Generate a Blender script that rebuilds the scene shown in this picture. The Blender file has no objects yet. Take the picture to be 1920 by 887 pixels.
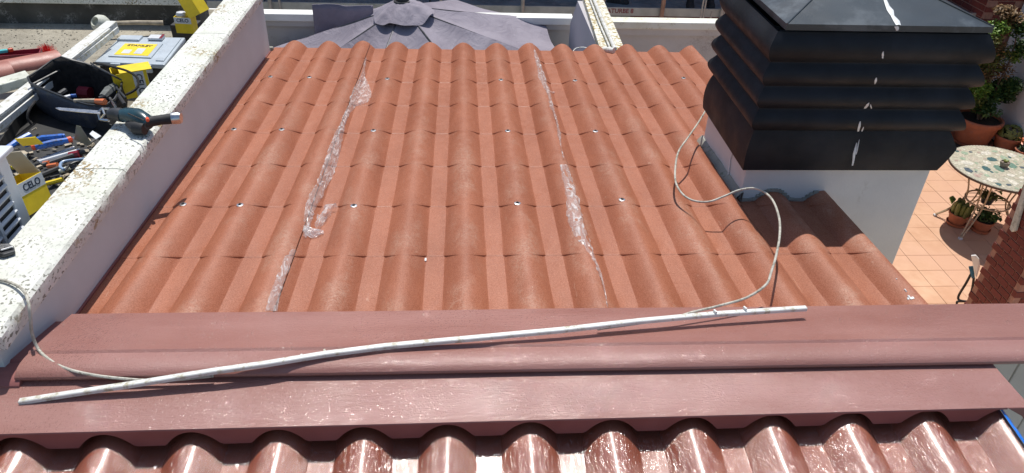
import bpy, math, random
import numpy as np
from mathutils import Vector, Matrix, noise
random.seed(7)
R_ = math.radians
C = bpy.context.scene.collection
SC = bpy.context.scene

# ---------------------------------------------------------------- camera
PITCH, YAW, ROLL, F = R_(34.26444515), R_(4.57282728), R_(2.31445887), 1387.0
fw = Vector((math.sin(YAW)*math.cos(PITCH), math.cos(YAW)*math.cos(PITCH), -math.sin(PITCH)))
rt = Vector((math.cos(YAW), -math.sin(YAW), 0)); up = rt.cross(fw)
rt2 = math.cos(ROLL)*rt + math.sin(ROLL)*up
up2 = -math.sin(ROLL)*rt + math.cos(ROLL)*up
cam = bpy.data.cameras.new('camera'); camo = bpy.data.objects.new('camera', cam); C.objects.link(camo)
cam.sensor_width = 36; cam.lens = F/1920*36; cam.clip_start = 0.05; cam.clip_end = 2000
camo.matrix_world = Matrix(((rt2.x, up2.x, -fw.x, 0), (rt2.y, up2.y, -fw.y, 0), (rt2.z, up2.z, -fw.z, 0), (0, 0, 0, 1)))
SC.camera = camo

# ---------------------------------------------------------------- sky, sun, exposure
SUN_EL, SUN_AZ = 65.0, 2.0          # azimuth measured from +Y towards +X
world = bpy.data.worlds.new('World'); SC.world = world; world.use_nodes = True
nt = world.node_tree; bg = nt.nodes['Background']
sky = nt.nodes.new('ShaderNodeTexSky'); sky.sky_type = 'NISHITA'; sky.sun_disc = False
sky.sun_elevation = R_(SUN_EL); sky.sun_rotation = R_(SUN_AZ)
nt.links.new(sky.outputs[0], bg.inputs[0]); bg.inputs[1].default_value = 0.11
sl = bpy.data.lights.new('sun', 'SUN'); sl.energy = 4.0; sl.angle = R_(0.55); sl.color = (1, 0.965, 0.91)
so = bpy.data.objects.new('sun', sl); C.objects.link(so)
sd = Vector((math.sin(R_(SUN_AZ))*math.cos(R_(SUN_EL)), math.cos(R_(SUN_AZ))*math.cos(R_(SUN_EL)), math.sin(R_(SUN_EL))))
so.rotation_euler = sd.to_track_quat('Z', 'Y').to_euler(); so.location = (0, 0, 20)
SC.view_settings.view_transform = 'Standard'; SC.view_settings.look = 'None'
SC.view_settings.exposure = 0.15; SC.view_settings.gamma = 1
SC.cycles.max_bounces = 8; SC.cycles.transparent_max_bounces = 12

# ---------------------------------------------------------------- measuring: a sight line from the viewpoint met with a real plane
def ray(px, py):
    u = (px-960)/F; v = -(py-443.5)/F
    return rt2*u + up2*v + fw
def W(px, py, z=None, y=None, x=None):
    d = ray(px, py)
    t = z/d.z if z is not None else (y/d.y if y is not None else x/d.x)
    return d*t
def PX(v):
    a = v.dot(rt2); b = v.dot(up2); c = v.dot(fw)
    return 960+F*a/c, 443.5-F*b/c

# ---------------------------------------------------------------- mesh helpers
class MB:
    def __init__(s): s.v = []; s.f = []; s.m = []
    def add(s, vs, fs, mi=0):
        n = len(s.v); s.v += [Vector(p) for p in vs]; s.f += [tuple(i+n for i in f) for f in fs]; s.m += [mi]*len(fs)
        return s
    def box(s, c, size, rz=0, rx=0, ry=0, mi=0, taper=1.0):
        M = Matrix.Translation(Vector(c)) @ Matrix.Rotation(rz, 4, 'Z') @ Matrix.Rotation(ry, 4, 'Y') @ Matrix.Rotation(rx, 4, 'X')
        a, b, h = size[0]/2, size[1]/2, size[2]/2; t = taper
        vs = [M @ Vector(p) for p in ((-a,-b,-h),(a,-b,-h),(a,b,-h),(-a,b,-h),(-a*t,-b*t,h),(a*t,-b*t,h),(a*t,b*t,h),(-a*t,b*t,h))]
        return s.add(vs, [(0,3,2,1),(4,5,6,7),(0,1,5,4),(1,2,6,5),(2,3,7,6),(3,0,4,7)], mi)
    def hexa(s, bot, top, mi=0):      # two quads, same order
        n = len(bot)
        fs = [tuple(reversed(range(n))), tuple(range(n, 2*n))] + [(i, (i+1) % n, n+(i+1) % n, n+i) for i in range(n)]
        return s.add(list(bot)+list(top), fs, mi)
    def prism(s, poly, off, mi=0):    # planar polygon extruded by vector
        off = Vector(off); return s.hexa([Vector(p) for p in poly], [Vector(p)+off for p in poly], mi)
    def tube(s, pts, r, seg=8, mi=0, caps=True):
        pts = [Vector(p) for p in pts]; n = len(pts); rr = r if hasattr(r, '__len__') else [r]*n
        vs = []; prev = None
        for i, p in enumerate(pts):
            d = (pts[min(i+1, n-1)]-pts[max(i-1, 0)]).normalized()
            if prev is None: prev = d.orthogonal().normalized()
            u = (prev - d*prev.dot(d)).normalized(); prev = u; w = d.cross(u)
            vs += [p+(u*math.cos(2*math.pi*k/seg)+w*math.sin(2*math.pi*k/seg))*rr[i] for k in range(seg)]
        fs = [(i*seg+k, i*seg+(k+1) % seg, (i+1)*seg+(k+1) % seg, (i+1)*seg+k) for i in range(n-1) for k in range(seg)]
        if caps: fs += [tuple(reversed(range(seg))), tuple(range((n-1)*seg, n*seg))]
        return s.add(vs, fs, mi)
    def lathe(s, prof, c, seg=24, mi=0, sx=1, sy=1, M=None):
        c = Vector(c); vs = []
        for r, z in prof:
            for k in range(seg):
                a = 2*math.pi*k/seg; p = Vector((r*math.cos(a)*sx, r*math.sin(a)*sy, z))
                vs.append(c + (M @ p if M else p))
        n = len(prof)
        fs = [(i*seg+k, i*seg+(k+1) % seg, (i+1)*seg+(k+1) % seg, (i+1)*seg+k) for i in range(n-1) for k in range(seg)]
        if prof[0][0] > 1e-5: fs.append(tuple(reversed(range(seg))))
        if prof[-1][0] > 1e-5: fs.append(tuple(range((n-1)*seg, n*seg)))
        return s.add(vs, fs, mi)
    def grid(s, fn, nu, nv, mi=0, flip=False):
        vs = [fn(i/nu, j/nv) for j in range(nv+1) for i in range(nu+1)]
        fs = []
        for j in range(nv):
            for i in range(nu):
                a = j*(nu+1)+i; q = (a, a+1, a+nu+2, a+nu+1)
                fs.append(q[::-1] if flip else q)
        return s.add(vs, fs, mi)
    def obj(s, name, mat, parent=None, smooth=False, bevel=0, angle=35, sub=0):
        off = Vector((0, 0, 0)); p = parent
        while p is not None: off += p.location; p = p.parent
        me = bpy.data.meshes.new(name); me.from_pydata([tuple(v-off) for v in s.v], [], s.f)
        for m_ in (mat if isinstance(mat, (list, tuple)) else [mat]): me.materials.append(m_)
        if any(s.m): me.polygons.foreach_set('material_index', s.m)
        me.validate(); me.update()
        o = bpy.data.objects.new(name, me); C.objects.link(o)
        if smooth:
            me.polygons.foreach_set('use_smooth', [True]*len(me.polygons))
            me.set_sharp_from_angle(angle=R_(angle))
        if bevel:
            b = o.modifiers.new('bevel', 'BEVEL'); b.width = bevel; b.segments = 2; b.limit_method = 'ANGLE'; b.angle_limit = R_(40)
        if sub:
            b = o.modifiers.new('sub', 'SUBSURF'); b.levels = sub; b.render_levels = sub
        if parent: o.parent = parent
        return o
def tag(o, label=None, cat=None, group=None, kind=None):
    if label: o['label'] = label
    if cat: o['category'] = cat
    if group: o['group'] = group
    if kind: o['kind'] = kind
    return o
def thing(name, label, cat, loc=(0, 0, 0), group=None):
    o = bpy.data.objects.new(name, None); C.objects.link(o); o.location = loc; o.empty_display_size = .05
    return tag(o, label, cat, group)
def struct(o): o['kind'] = 'structure'; return o
def place(name, mesh, parent, loc=(0,0,0), rot=None):    # instance of shared mesh; loc in world
    o = bpy.data.objects.new(name, mesh); C.objects.link(o); off = Vector((0,0,0)); p = parent
    while p is not None: off += p.location; p = p.parent
    o.location = Vector(loc)-off
    if rot: o.rotation_euler = rot
    if parent: o.parent = parent
    return o
def text(s, size, M, mat, parent, name='lettering', depth=0.0006):
    cu = bpy.data.curves.new('t', 'FONT'); cu.body = s; cu.size = size; cu.align_x = 'CENTER'; cu.align_y = 'CENTER'; cu.extrude = depth; cu.offset = size*0.018
    to = bpy.data.objects.new('t', cu); C.objects.link(to)
    me = bpy.data.meshes.new_from_object(to); bpy.data.objects.remove(to)
    me.name = name; me.materials.clear(); me.materials.append(mat)
    off = Vector((0,0,0)); p = parent
    while p is not None: off += p.location; p = p.parent
    me.transform(Matrix.Translation(-off) @ M)
    o = bpy.data.objects.new(name, me); C.objects.link(o); o.parent = parent
    return o
def frame(o, ux, uy):     # matrix with local x along ux, local y along uy
    ux = Vector(ux).normalized(); uy = (Vector(uy)-ux*Vector(uy).dot(ux)).normalized(); uz = ux.cross(uy); o = Vector(o)
    return Matrix(((ux.x, uy.x, uz.x, o.x), (ux.y, uy.y, uz.y, o.y), (ux.z, uy.z, uz.z, o.z), (0, 0, 0, 1)))

# ---------------------------------------------------------------- material helpers
class N:
    def __init__(s, name):
        s.m = bpy.data.materials.new(name); s.m.use_nodes = True; s.t = s.m.node_tree
        s.b = s.t.nodes['Principled BSDF']
        g = s.t.nodes.new('ShaderNodeNewGeometry'); s.pos = g.outputs['Position']
    def lk(s, a, b): s.t.links.new(a, b)
    def put(s, sock, v):
        if isinstance(v, bpy.types.NodeSocket): s.lk(v, sock)
        else:
            if isinstance(v, (tuple, list)) and len(v) == 3 and len(sock.default_value) == 4: v = (*v, 1)
            sock.default_value = v
    def map(s, scale=(1,1,1), loc=(0,0,0), rot=(0,0,0), src=None):
        n = s.t.nodes.new('ShaderNodeMapping'); s.lk(src or s.pos, n.inputs[0])
        n.inputs['Scale'].default_value = scale; n.inputs['Location'].default_value = loc; n.inputs['Rotation'].default_value = rot
        return n.outputs[0]
    def noise(s, scale=5, detail=4, rough=.55, vec=None, dist=0, out=0):
        n = s.t.nodes.new('ShaderNodeTexNoise'); s.lk(vec or s.pos, n.inputs['Vector'])
        n.inputs['Scale'].default_value = scale; n.inputs['Detail'].default_value = detail; n.inputs['Roughness'].default_value = rough; n.inputs['Distortion'].default_value = dist
        return n.outputs[out]
    def vor(s, scale=5, vec=None, feature='F1', out='Distance', rnd=1):
        n = s.t.nodes.new('ShaderNodeTexVoronoi'); n.feature = feature; s.lk(vec or s.pos, n.inputs['Vector'])
        n.inputs['Scale'].default_value = scale; n.inputs['Randomness'].default_value = rnd
        return n.outputs[out]
    def ramp(s, x, a, b, ca=0, cb=1, smooth=True):
        n = s.t.nodes.new('ShaderNodeMapRange'); n.interpolation_type = 'SMOOTHSTEP' if smooth else 'LINEAR'
        s.put(n.inputs[0], x); n.inputs[1].default_value = a; n.inputs[2].default_value = b; n.inputs[3].default_value = ca; n.inputs[4].default_value = cb
        return n.outputs[0]
    def mix(s, f, a, b):
        n = s.t.nodes.new('ShaderNodeMix'); n.data_type = 'RGBA'; s.put(n.inputs[0], f); s.put(n.inputs[6], a); s.put(n.inputs[7], b)
        return n.outputs[2]
    def math(s, op, a, b=0.0):
        n = s.t.nodes.new('ShaderNodeMath'); n.operation = op; s.put(n.inputs[0], a); s.put(n.inputs[1], b)
        return n.outputs[0]
    def bump(s, h, strength=.5, dist=.01, base=None):
        n = s.t.nodes.new('ShaderNodeBump'); n.inputs['Strength'].default_value = strength; n.inputs['Distance'].default_value = dist
        s.lk(h, n.inputs['Height'])
        if base: s.lk(base, n.inputs['Normal'])
        return n.outputs[0]
    def set(s, **k):
        names = dict(col='Base Color', rough='Roughness', metal='Metallic', nrm='Normal', spec='Specular IOR Level', coat='Coat Weight', coatr='Coat Roughness', coatn='Coat Normal', alpha='Alpha', trans='Transmission Weight', sheen='Sheen Weight', ior='IOR')
        for a, v in k.items(): s.put(s.b.inputs[names[a]], v)
        return s.m
def simple(name, col, rough=.6, var=.18, scale=9, bump=0.0, bscale=120, metal=0, spec=.5, dirt=None, coat=0):
    n = N(name); c2 = tuple(max(0, c*(1-var)) for c in col); c3 = tuple(min(1, c*(1+var)) for c in col)
    c = n.mix(n.ramp(n.noise(scale, 5), .3, .7), c2, c3)
    if dirt: c = n.mix(n.ramp(n.noise(scale*2.3, 6, .65), .5, .68), c, dirt)
    k = dict(col=c, rough=n.ramp(n.noise(scale*1.7, 3), .3, .7, rough*.85, min(1, rough*1.12)), metal=metal, spec=spec, coat=coat)
    if bump: k['nrm'] = n.bump(n.noise(bscale, 4, .6), bump, .004)
    return n.set(**k)

# ================================================================ materials
def m_roof():
    n = N('terracotta_roof_paint')
    v = n.map(scale=(9, 2.2, 9)); c = n.mix(n.ramp(n.noise(1.0, 4, vec=v), .3, .7), (.292, .086, .035), (.366, .119, .055))
    sx = n.t.nodes.new('ShaderNodeSeparateXYZ'); n.lk(n.pos, sx.inputs[0])
    crest = n.math('COSINE', n.math('MULTIPLY', n.math('ADD', sx.outputs[0], -.2152), 2*math.pi/.2085))
    crest = n.ramp(crest, -.35, .75)
    near = n.ramp(sx.outputs[1], 4.2, 1.9, .35, 1)
    patch = n.ramp(n.noise(1, 4, .6, vec=n.map(scale=(6, 3.4, 5), loc=(3.1, 0, 0))), .46, .66)
    swirl = n.ramp(n.noise(30, 5, .75, dist=3.0), .36, .62)
    dust = n.math('MULTIPLY', n.math('MULTIPLY', patch, near), n.math('MULTIPLY', swirl, n.math('ADD', n.math('MULTIPLY', crest, .8), .12)))
    c = n.mix(n.math('MULTIPLY', dust, .55), c, (.50, .34, .25))
    sp = n.noise(260, 2.5, .65)
    c = n.mix(n.ramp(sp, .38, .62), n.mix(.20, c, (.10, .03, .015)), n.mix(.14, c, (.8, .42, .30)))
    sc = n.ramp(n.noise(1, 3, .5, vec=n.map(scale=(90, 14, 60), rot=(0, 0, .4)), dist=2), .70, .74)
    c = n.mix(n.math('MULTIPLY', sc, .35), c, (.6, .4, .3))
    g = n.noise(330, 3, .6)
    return n.set(col=c, rough=n.ramp(n.noise(30, 4), .3, .7, .40, .54), spec=.5, nrm=n.bump(g, .45, .003))
def m_cap():
    n = N('brown_ridge_paint')
    c = n.mix(n.ramp(n.noise(1, 4, vec=n.map(scale=(1.6, 7, 5))), .3, .72), (.268, .110, .086), (.330, .156, .130))
    wr = n.noise(1, 5, .6, vec=n.map(scale=(28, 150, 60)), dist=1.2)
    fine = n.noise(900, 2, .5)
    b1 = n.bump(wr, .35, .003); b2 = n.bump(fine, .12, .001, base=b1)
    bub = n.ramp(n.vor(150, vec=n.map(scale=(1, .7, 1), rot=(0, 0, .4))), .05, .42, 1, 0)
    msk = n.ramp(n.noise(5, 4, .6), .40, .58)
    hb = n.math('MULTIPLY', bub, n.math('ADD', msk, .25))
    sx = n.t.nodes.new('ShaderNodeSeparateXYZ'); n.lk(n.pos, sx.inputs[0])
    zone = n.math('MULTIPLY', n.ramp(n.math('ABSOLUTE', n.math('ADD', sx.outputs[0], -.10)), .15, .62, 1, 0), n.ramp(sx.outputs[1], 1.50, 1.54))
    zw = n.math('MULTIPLY', n.noise(1, 3, .55, vec=n.map(scale=(22, 120, 60)), dist=.8), zone)
    zl = n.math('MULTIPLY', n.noise(1, 4, .6, vec=n.map(scale=(60, 45, 60)), dist=2.2), n.ramp(n.math('ABSOLUTE', n.math('ADD', sx.outputs[0], 1.03)), .02, .13, 1, 0))
    zb = n.bump(n.math('ADD', zw, zl), 1.0, .022)
    cn = n.bump(hb, 1.0, .005, base=n.bump(wr, .7, .0042, base=zb))
    return n.set(col=c, rough=n.ramp(n.noise(7, 4), .3, .7, .46, .6), nrm=b2, coat=.8, coatr=.05, coatn=cn)
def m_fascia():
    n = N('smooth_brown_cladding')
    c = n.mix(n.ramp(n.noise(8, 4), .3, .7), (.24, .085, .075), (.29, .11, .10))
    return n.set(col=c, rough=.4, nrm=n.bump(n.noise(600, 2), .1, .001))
def m_nroof():
    n = N('dark_terracotta_paint')
    c = n.mix(n.ramp(n.noise(1, 4, vec=n.map(scale=(5, 3, 5))), .3, .7), (.27, .075, .040), (.37, .12, .07))
    c = n.mix(n.ramp(n.noise(500, 2), .4, .6), n.mix(.15, c, (.06, .02, .01)), c)
    return n.set(col=c, rough=.36, nrm=n.bump(n.noise(400, 2), .12, .002), coat=.3, coatr=.16, coatn=n.bump(n.noise(1, 3, .5, vec=n.map(scale=(40, 9, 40)), dist=1), .18, .006))
def m_film(name, gl=.3, rough=.12, col=(1, 1, 1), wr=(60, 16, 60), st=1.0, white=.10):
    n = N(name); t = n.t
    w1 = n.noise(1, 4, .6, vec=n.map(scale=wr), dist=1.6)
    w2 = n.vor(38, vec=n.map(scale=(1.0, .55, 1)), feature='DISTANCE_TO_EDGE')
    bn = n.bump(n.ramp(w2, 0, .14), .16*st, .006, base=n.bump(w1, st, .012))
    tr = t.nodes.new('ShaderNodeBsdfTransparent')
    gs = t.nodes.new('ShaderNodeBsdfGlossy'); gs.inputs['Roughness'].default_value = rough; gs.inputs['Color'].default_value = (*col, 1); n.lk(bn, gs.inputs['Normal'])
    df = t.nodes.new('ShaderNodeBsdfDiffuse'); df.inputs['Color'].default_value = (.9, .88, .86, 1); n.lk(bn, df.inputs['Normal'])
    tl = t.nodes.new('ShaderNodeBsdfTranslucent'); tl.inputs['Color'].default_value = (.8, .79, .78, 1)
    dm = t.nodes.new('ShaderNodeMixShader'); dm.inputs[0].default_value = .35; n.lk(df.outputs[0], dm.inputs[1]); n.lk(tl.outputs[0], dm.inputs[2])
    a = t.nodes.new('ShaderNodeMixShader'); a.inputs[0].default_value = gl; n.lk(tr.outputs[0], a.inputs[1]); n.lk(gs.outputs[0], a.inputs[2])
    b = t.nodes.new('ShaderNodeMixShader')
    n.put(b.inputs[0], n.ramp(w1, .45, .75, white*.35, white*1.8)); n.lk(a.outputs[0], b.inputs[1]); n.lk(dm.outputs[0], b.inputs[2])
    n.lk(b.outputs[0], t.nodes['Material Output'].inputs[0])
    return n.m
def m_coping():
    n = N('lichened_white_coping')
    c = n.mix(n.ramp(n.noise(14, 5), .3, .7), (.62, .63, .56), (.76, .76, .70))
    sp = n.ramp(n.noise(1, 2.5, .5, vec=n.map(scale=(105, 72, 105), rot=(0, 0, .5))), .56, .63)
    dens = n.ramp(n.noise(7, 3), .36, .6)
    c = n.mix(n.math('MULTIPLY', sp, n.math('ADD', n.math('MULTIPLY', dens, .75), .25)), c, (.22, .22, .18))
    sp2 = n.math('MULTIPLY', n.ramp(n.noise(1, 5, .7, vec=n.map(scale=(60, 45, 60))), .49, .57), n.ramp(n.noise(5.3, 3, .5, vec=n.map(loc=(7, 3, 1))), .56, .66))
    c = n.mix(sp2, c, (.30, .21, .085))
    c = n.mix(n.math('MULTIPLY', n.ramp(n.noise(3.1, 5, .6), .5, .7), .3), c, (.55, .57, .42))
    return n.set(col=c, rough=.85, nrm=n.bump(n.noise(90, 5, .65), .45, .006))
def m_plaster(name, a, b, stain=None, ss=3, th=.56, streak=False, bump=.25):
    n = N(name); c = n.mix(n.ramp(n.noise(2.5, 6, .6), .3, .7), a, b)
    if stain:
        v = n.map(scale=(ss, ss, ss*(.3 if streak else 1)))
        k = n.math('MULTIPLY', n.ramp(n.noise(1, 3, vec=v), th, th+.14), n.ramp(n.noise(60, 6, .75, dist=.8), .46, .62))
        c = n.mix(n.math('MULTIPLY', k, .8), c, stain)
    return n.set(col=c, rough=.85, nrm=n.bump(n.noise(110, 5, .6), bump, .004))
M_ROOF = m_roof(); M_CAP = m_cap(); M_FASC = m_fascia(); M_NROOF = m_nroof()
M_FILM = m_film('clear_protective_film', gl=.075, rough=.11, st=.58, white=.012, wr=(110, 24, 110))
M_STRIP = m_film('crumpled_clear_film', gl=.06, rough=.28, wr=(40, 14, 40), st=.18, white=.55)
M_COPE = m_coping()
M_WALLP = m_plaster('white_plaster', (.59, .66, .655), (.655, .725, .72))
M_CHIMW = m_plaster('chimney_plaster', (.60, .60, .58), (.70, .70, .67), (.30, .27, .22), 4, .58, True)
M_CONC = m_plaster('grey_mortar', (.22, .22, .19), (.36, .35, .30), (.10, .12, .07), 12, .5)
M_CROSS = m_plaster('stained_render', (.50, .485, .465), (.58, .56, .545), (.16, .09, .055), 1.5, .50)
M_BLACK = simple('black_cladding', (.010, .012, .016), .6, .35, 6, .2, 300, spec=.35)
M_BLACKTOP = simple('black_cap_sheet', (.040, .050, .056), .36, .25, 3, .12, 200, spec=.55, dirt=(.085, .10, .11))
M_WHITE = simple('white_pvc', (.72, .72, .68), .4, .08, 14, dirt=(.42, .38, .26))
M_CABLE = simple('grey_cable_sheath', (.47, .45, .38), .55, .2, 30, .3, 200, dirt=(.2, .18, .13))
M_STEEL = simple('steel', (.6, .6, .6), .3, .15, 40, metal=1)
M_RUBBER = simple('black_rubber', (.02, .02, .022), .7, .2)
M_FOAM = simple('grey_panel_core', (.35, .33, .28), .9, .1)
M_SEAL = simple('white_sealant', (.75, .77, .76), .5, .1, 60, .4, 200)

# ================================================================ far roof of stamped tile panels
P, RW, RH = .2085, .0725, .047
SLP = math.tan(R_(3.392)); CL = .3605; Y0 = 1.389
XC = [.2152+P*k for k in range(-6, 7)]
def rib(u, w=RW, h=RH):
    u = abs(u)/w
    return h*(1-u**1.85) if u < 1 else 0.0
JB = .062      # how far each joint bows back over the crest
def tile_z(u, s, raised=0):
    s = 1-max(0.0, min(1.0, s)); r = rib(u, RW*(.955+.075*s), RH*(1.0-.030*s))
    q = max(0.0, min(1.0, (u+RW+.004)/.03))
    return r + .0016*s + raised*q*q*(3-2*q)
def roofz(x, y):
    k = round((x-.2152)/P); u = x-(.2152+P*k); s = ((y+JB*rib(u)/RH-Y0)/CL) % 1
    return -1.4-SLP*y + tile_z(u, s)
def on_roof(px, py, lift=0.0):
    d = ray(px, py); t = 1.5/(-d.z)*.7
    for _ in range(400):
        p = d*t
        if p.z <= roofz(p.x, p.y)+lift: break
        t += .004
    lo, hi = t-.004, t
    for _ in range(12):
        m = (lo+hi)/2; p = d*m
        if p.z <= roofz(p.x, p.y)+lift: hi = m
        else: lo = m
    return d*hi
def tile_mesh(ul, ur, raised=0.0, length=CL, slope=-SLP, mat=None, name='tile', edge=False):
    us = sorted(set([ul, ur]+[u for u in [RW*(i/12) for i in range(-12, 13)]+[-RW*1.04, RW*1.04] if ul < u < ur]))
    ys = [.0002, .0030]+[length*q for q in (.04, .15, .35, .6, .85)]+[length+.004]
    vs = []; fs = []; nu = len(us)
    sh = lambda u, y: JB*rib(u)/RH*(1 if length > .3 else max(0, 1-y/length))
    for u in us: vs.append((u, -sh(u, 0), tile_z(u, 0, raised)-.014-slope*sh(u, 0)))
    for j, y in enumerate(ys):
        for u in us: vs.append((u, y-sh(u, y), slope*(y-sh(u, y))+tile_z(u, y/CL, raised)-(.0012 if j == 0 else 0)))
    nr = len(ys)+1
    for j in range(nr-1):
        for i in range(nu-1):
            a = j*nu+i; fs.append((a, a+1, a+nu+1, a+nu))
    if edge:
        n0 = len(vs)
        for j in range(nr):
            x, y, z = vs[j*nu+nu-1]; vs.append((x+.0006, y, z-.010 if edge != 'deep' else z-.05))
        for j in range(nr-1): fs.append((j*nu+nu-1, n0+j, n0+j+1, (j+1)*nu+nu-1))
    me = bpy.data.meshes.new(name); me.from_pydata(vs, [], fs); me.materials.append(mat or M_ROOF)
    me.polygons.foreach_set('use_smooth', [True]*len(me.polygons)); me.set_sharp_from_angle(angle=R_(22))
    return me
roof = thing('tiled_roof', 'large terracotta coloured roof of ribbed metal tile panels sloping away to the far eave', 'roof', (0, 1.389, -1.5))
SEAM = [-.575, .447, 1.087]
XL, XR = -1.166, 1.470
bounds = [XL]+SEAM+[XR]
panels = []
for a, b in zip(bounds[:-1], bounds[1:]):
    m = MB(); y1, y2 = 1.40, 4.515
    zt = lambda y: -1.4-SLP*y-.008
    m.hexa([(a+.003, y1, zt(y1)-.03), (b-.003, y1, zt(y1)-.03), (b-.003, y2, zt(y2)-.03), (a+.003, y2, zt(y2)-.03)],
           [(a+.003, y1, zt(y1)), (b-.003, y1, zt(y1)), (b-.003, y2, zt(y2)), (a+.003, y2, zt(y2))])
    panels.append(m.obj('roof_panel', M_FOAM, roof))
cache = {}
def put_tiles(xc, lo, hi, raised, panel, edge=False):
    for k in range(9):
        y = Y0+CL*k; ln = CL if k < 8 else 4.535-y
        key = (round(lo, 4), round(hi, 4), raised, k == 8, edge)
        if key not in cache: cache[key] = tile_mesh(lo, hi, raised, ln, edge=edge)
        place('tile', cache[key], panel, (xc, y, -1.4-SLP*y))
for i, xc in enumerate(XC):
    lo, hi = -P/2, P/2
    if i == 0: lo = XL-xc
    if i == 12: put_tiles(xc, lo, .008, 0, panels[3], 'deep'); continue
    s = [q for q in range(3) if abs(SEAM[q]-xc) < .1]
    if s:
        q = s[0]; u = SEAM[q]-xc
        put_tiles(xc, lo, u, .0035, panels[q], True); put_tiles(xc, u+.0022, hi, 0, panels[q+1])
    else:
        q = sum(xc > v for v in SEAM); put_tiles(xc, lo, hi, 0, panels[q])
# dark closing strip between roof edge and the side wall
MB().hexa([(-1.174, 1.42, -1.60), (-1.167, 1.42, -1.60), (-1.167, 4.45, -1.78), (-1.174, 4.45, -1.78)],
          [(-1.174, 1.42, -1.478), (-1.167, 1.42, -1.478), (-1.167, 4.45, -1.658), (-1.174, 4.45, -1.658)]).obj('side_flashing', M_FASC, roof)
# screws with washers
for px, py in [(340,384),(447,385),(663,386),(967,382),(1161,376),(436,243),(528,243),(700,245),(950,246),(1113,247),(507,144),(580,145),(727,148),(938,150),(1075,152),(1279,147)]:
    p = on_roof(px, py); xk = .2152+P*round((p.x-.2152)/P)
    if abs(p.x-xk) < .05: p.x = xk+(p.x-xk)*.5
    p.z = roofz(p.x, p.y)
    w = MB().lathe([(.0, -.001), (.0120, -.001), (.0125, .0015), (.0, .0035)], p, 14).obj('screw', M_STEEL, roof, True)
    MB().lathe([(.0062, .002), (.0062, .004), (.004, .0045), (.004, .007), (0, .0075)], p, 8).obj('washer', M_RUBBER, w, True)

# ---------------------------------------------------------------- ridge caps
def extr_x(m, prof, xs, zf=None):
    n = len(prof); vs = []
    for x in xs:
        for y, z in prof: vs.append((x, y, z+(zf(x, y) if zf else 0)))
    k = len(xs); fs = [(i*n+j, (i+1)*n+j, (i+1)*n+(j+1) % n, i*n+(j+1) % n) for i in range(k-1) for j in range(n)]
    fs += [tuple(range(n)), tuple(reversed(range((k-1)*n, k*n)))]
    return m.add(vs, fs)
def farcap_prof(dy=0, dz=0):
    top = [(1.712, -1.443), (1.708, -1.432), (1.60, -1.402), (1.497, -1.3755), (1.490, -1.3725)]
    for i in range(11):
        a = math.pi*.5+ math.pi*1.02*i/10
        top.append((1.444+.040*math.cos(a)*1.0 if i else 1.444, -1.390+.0185*math.sin(a)+ (0 if i else 0)))
    top.insert(5, (1.482, -1.3765)); top.insert(6, (1.468, -1.3735))
    inner = [(1.43, -1.411), (1.50, -1.392), (1.70, -1.446)]
    return [(y+dy, z+dz) for y, z in top+inner]
xs = [-1.13+i*.1 for i in range(38)]
caps = thing('ridge_cover', 'upper brown metal ridge cap with a rolled bead under the right half of the batten', 'ridge cap', (0, 1.5, -1.45), 'ridge caps along the roof top')
wav = lambda x, y: .0012*math.sin(x*5.1)*(1 if y > 1.55 else .2)
extr_x(MB(), farcap_prof(), xs, wav).obj('cover_flange', M_CAP, caps, True, angle=30)
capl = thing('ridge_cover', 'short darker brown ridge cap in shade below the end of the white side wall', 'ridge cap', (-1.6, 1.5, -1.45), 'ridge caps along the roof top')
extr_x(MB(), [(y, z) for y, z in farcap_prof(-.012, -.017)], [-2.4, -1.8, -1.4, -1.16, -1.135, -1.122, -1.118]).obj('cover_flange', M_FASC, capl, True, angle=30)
NP, NX0 = .2078, .997
EZ = lambda x: -1.420+.0075*x
def combz(x):
    k = round((x-NX0)/NP); u = abs(x-(NX0+NP*k))/.067
    return -1.4715+.012*x+(.0455*(1-u**2.1) if u < 1 else 0)
capn = thing('ridge_cover', 'lower brown ridge cap with blistered film, its comb edge cut to fit over the ribs', 'ridge cap', (0, 1.3, -1.45), 'ridge caps along the roof top')
m = MB(); nx = 78
x0, x1 = -2.4, 1.477
def fl(u, v):
    x = x0+(x1-x0)*u; y = 1.43-(1.43-1.262)*v
    if u == 1: x = 1.461+.016*v
    z = (-1.4000)*(1-v)+EZ(x)*v
    return (x, y, z+.0012*math.sin(x*7)*math.sin(v*3))
m.grid(fl, nx, 10, flip=True)
m.grid(lambda u, v: Vector(fl(u, v))-Vector((0, 0, .0015)), nx, 10)
m.obj('cover_flange', M_CAP, capn, True)
m = MB(); xs = [x0+i*(1.4126+.0-x0)/460 for i in range(461)]
vs = []; fs = []
for x in xs:
    zt, zb = EZ(x)+.0003, combz(x)
    vs += [(x, 1.2615, zt), (x, 1.2600, zt-.003), (x, 1.2600, min(zb, zt-.005)), (x, 1.2613, min(zb, zt-.005)), (x, 1.2613, zt-.002)]
for i in range(len(xs)-1):
    for j in range(5):
        a = i*5+j; b = i*5+(j+1) % 5; fs.append((a, b, b+5, a+5))
m.add(vs, fs).obj('comb_edge', M_FASC, capn)
# comb beyond the roof edge, to the right
m = MB(); m.prism([(1.4126, 1.26, combz(1.4126)), (1.4126, 1.26, EZ(1.41)), (1.477, 1.26, EZ(1.477)), (1.476, 1.26, combz(1.477)-.004), (1.465, 1.26, combz(1.47))], (0, .0014, 0)); m.obj('comb_end', M_FASC, capn)

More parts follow.
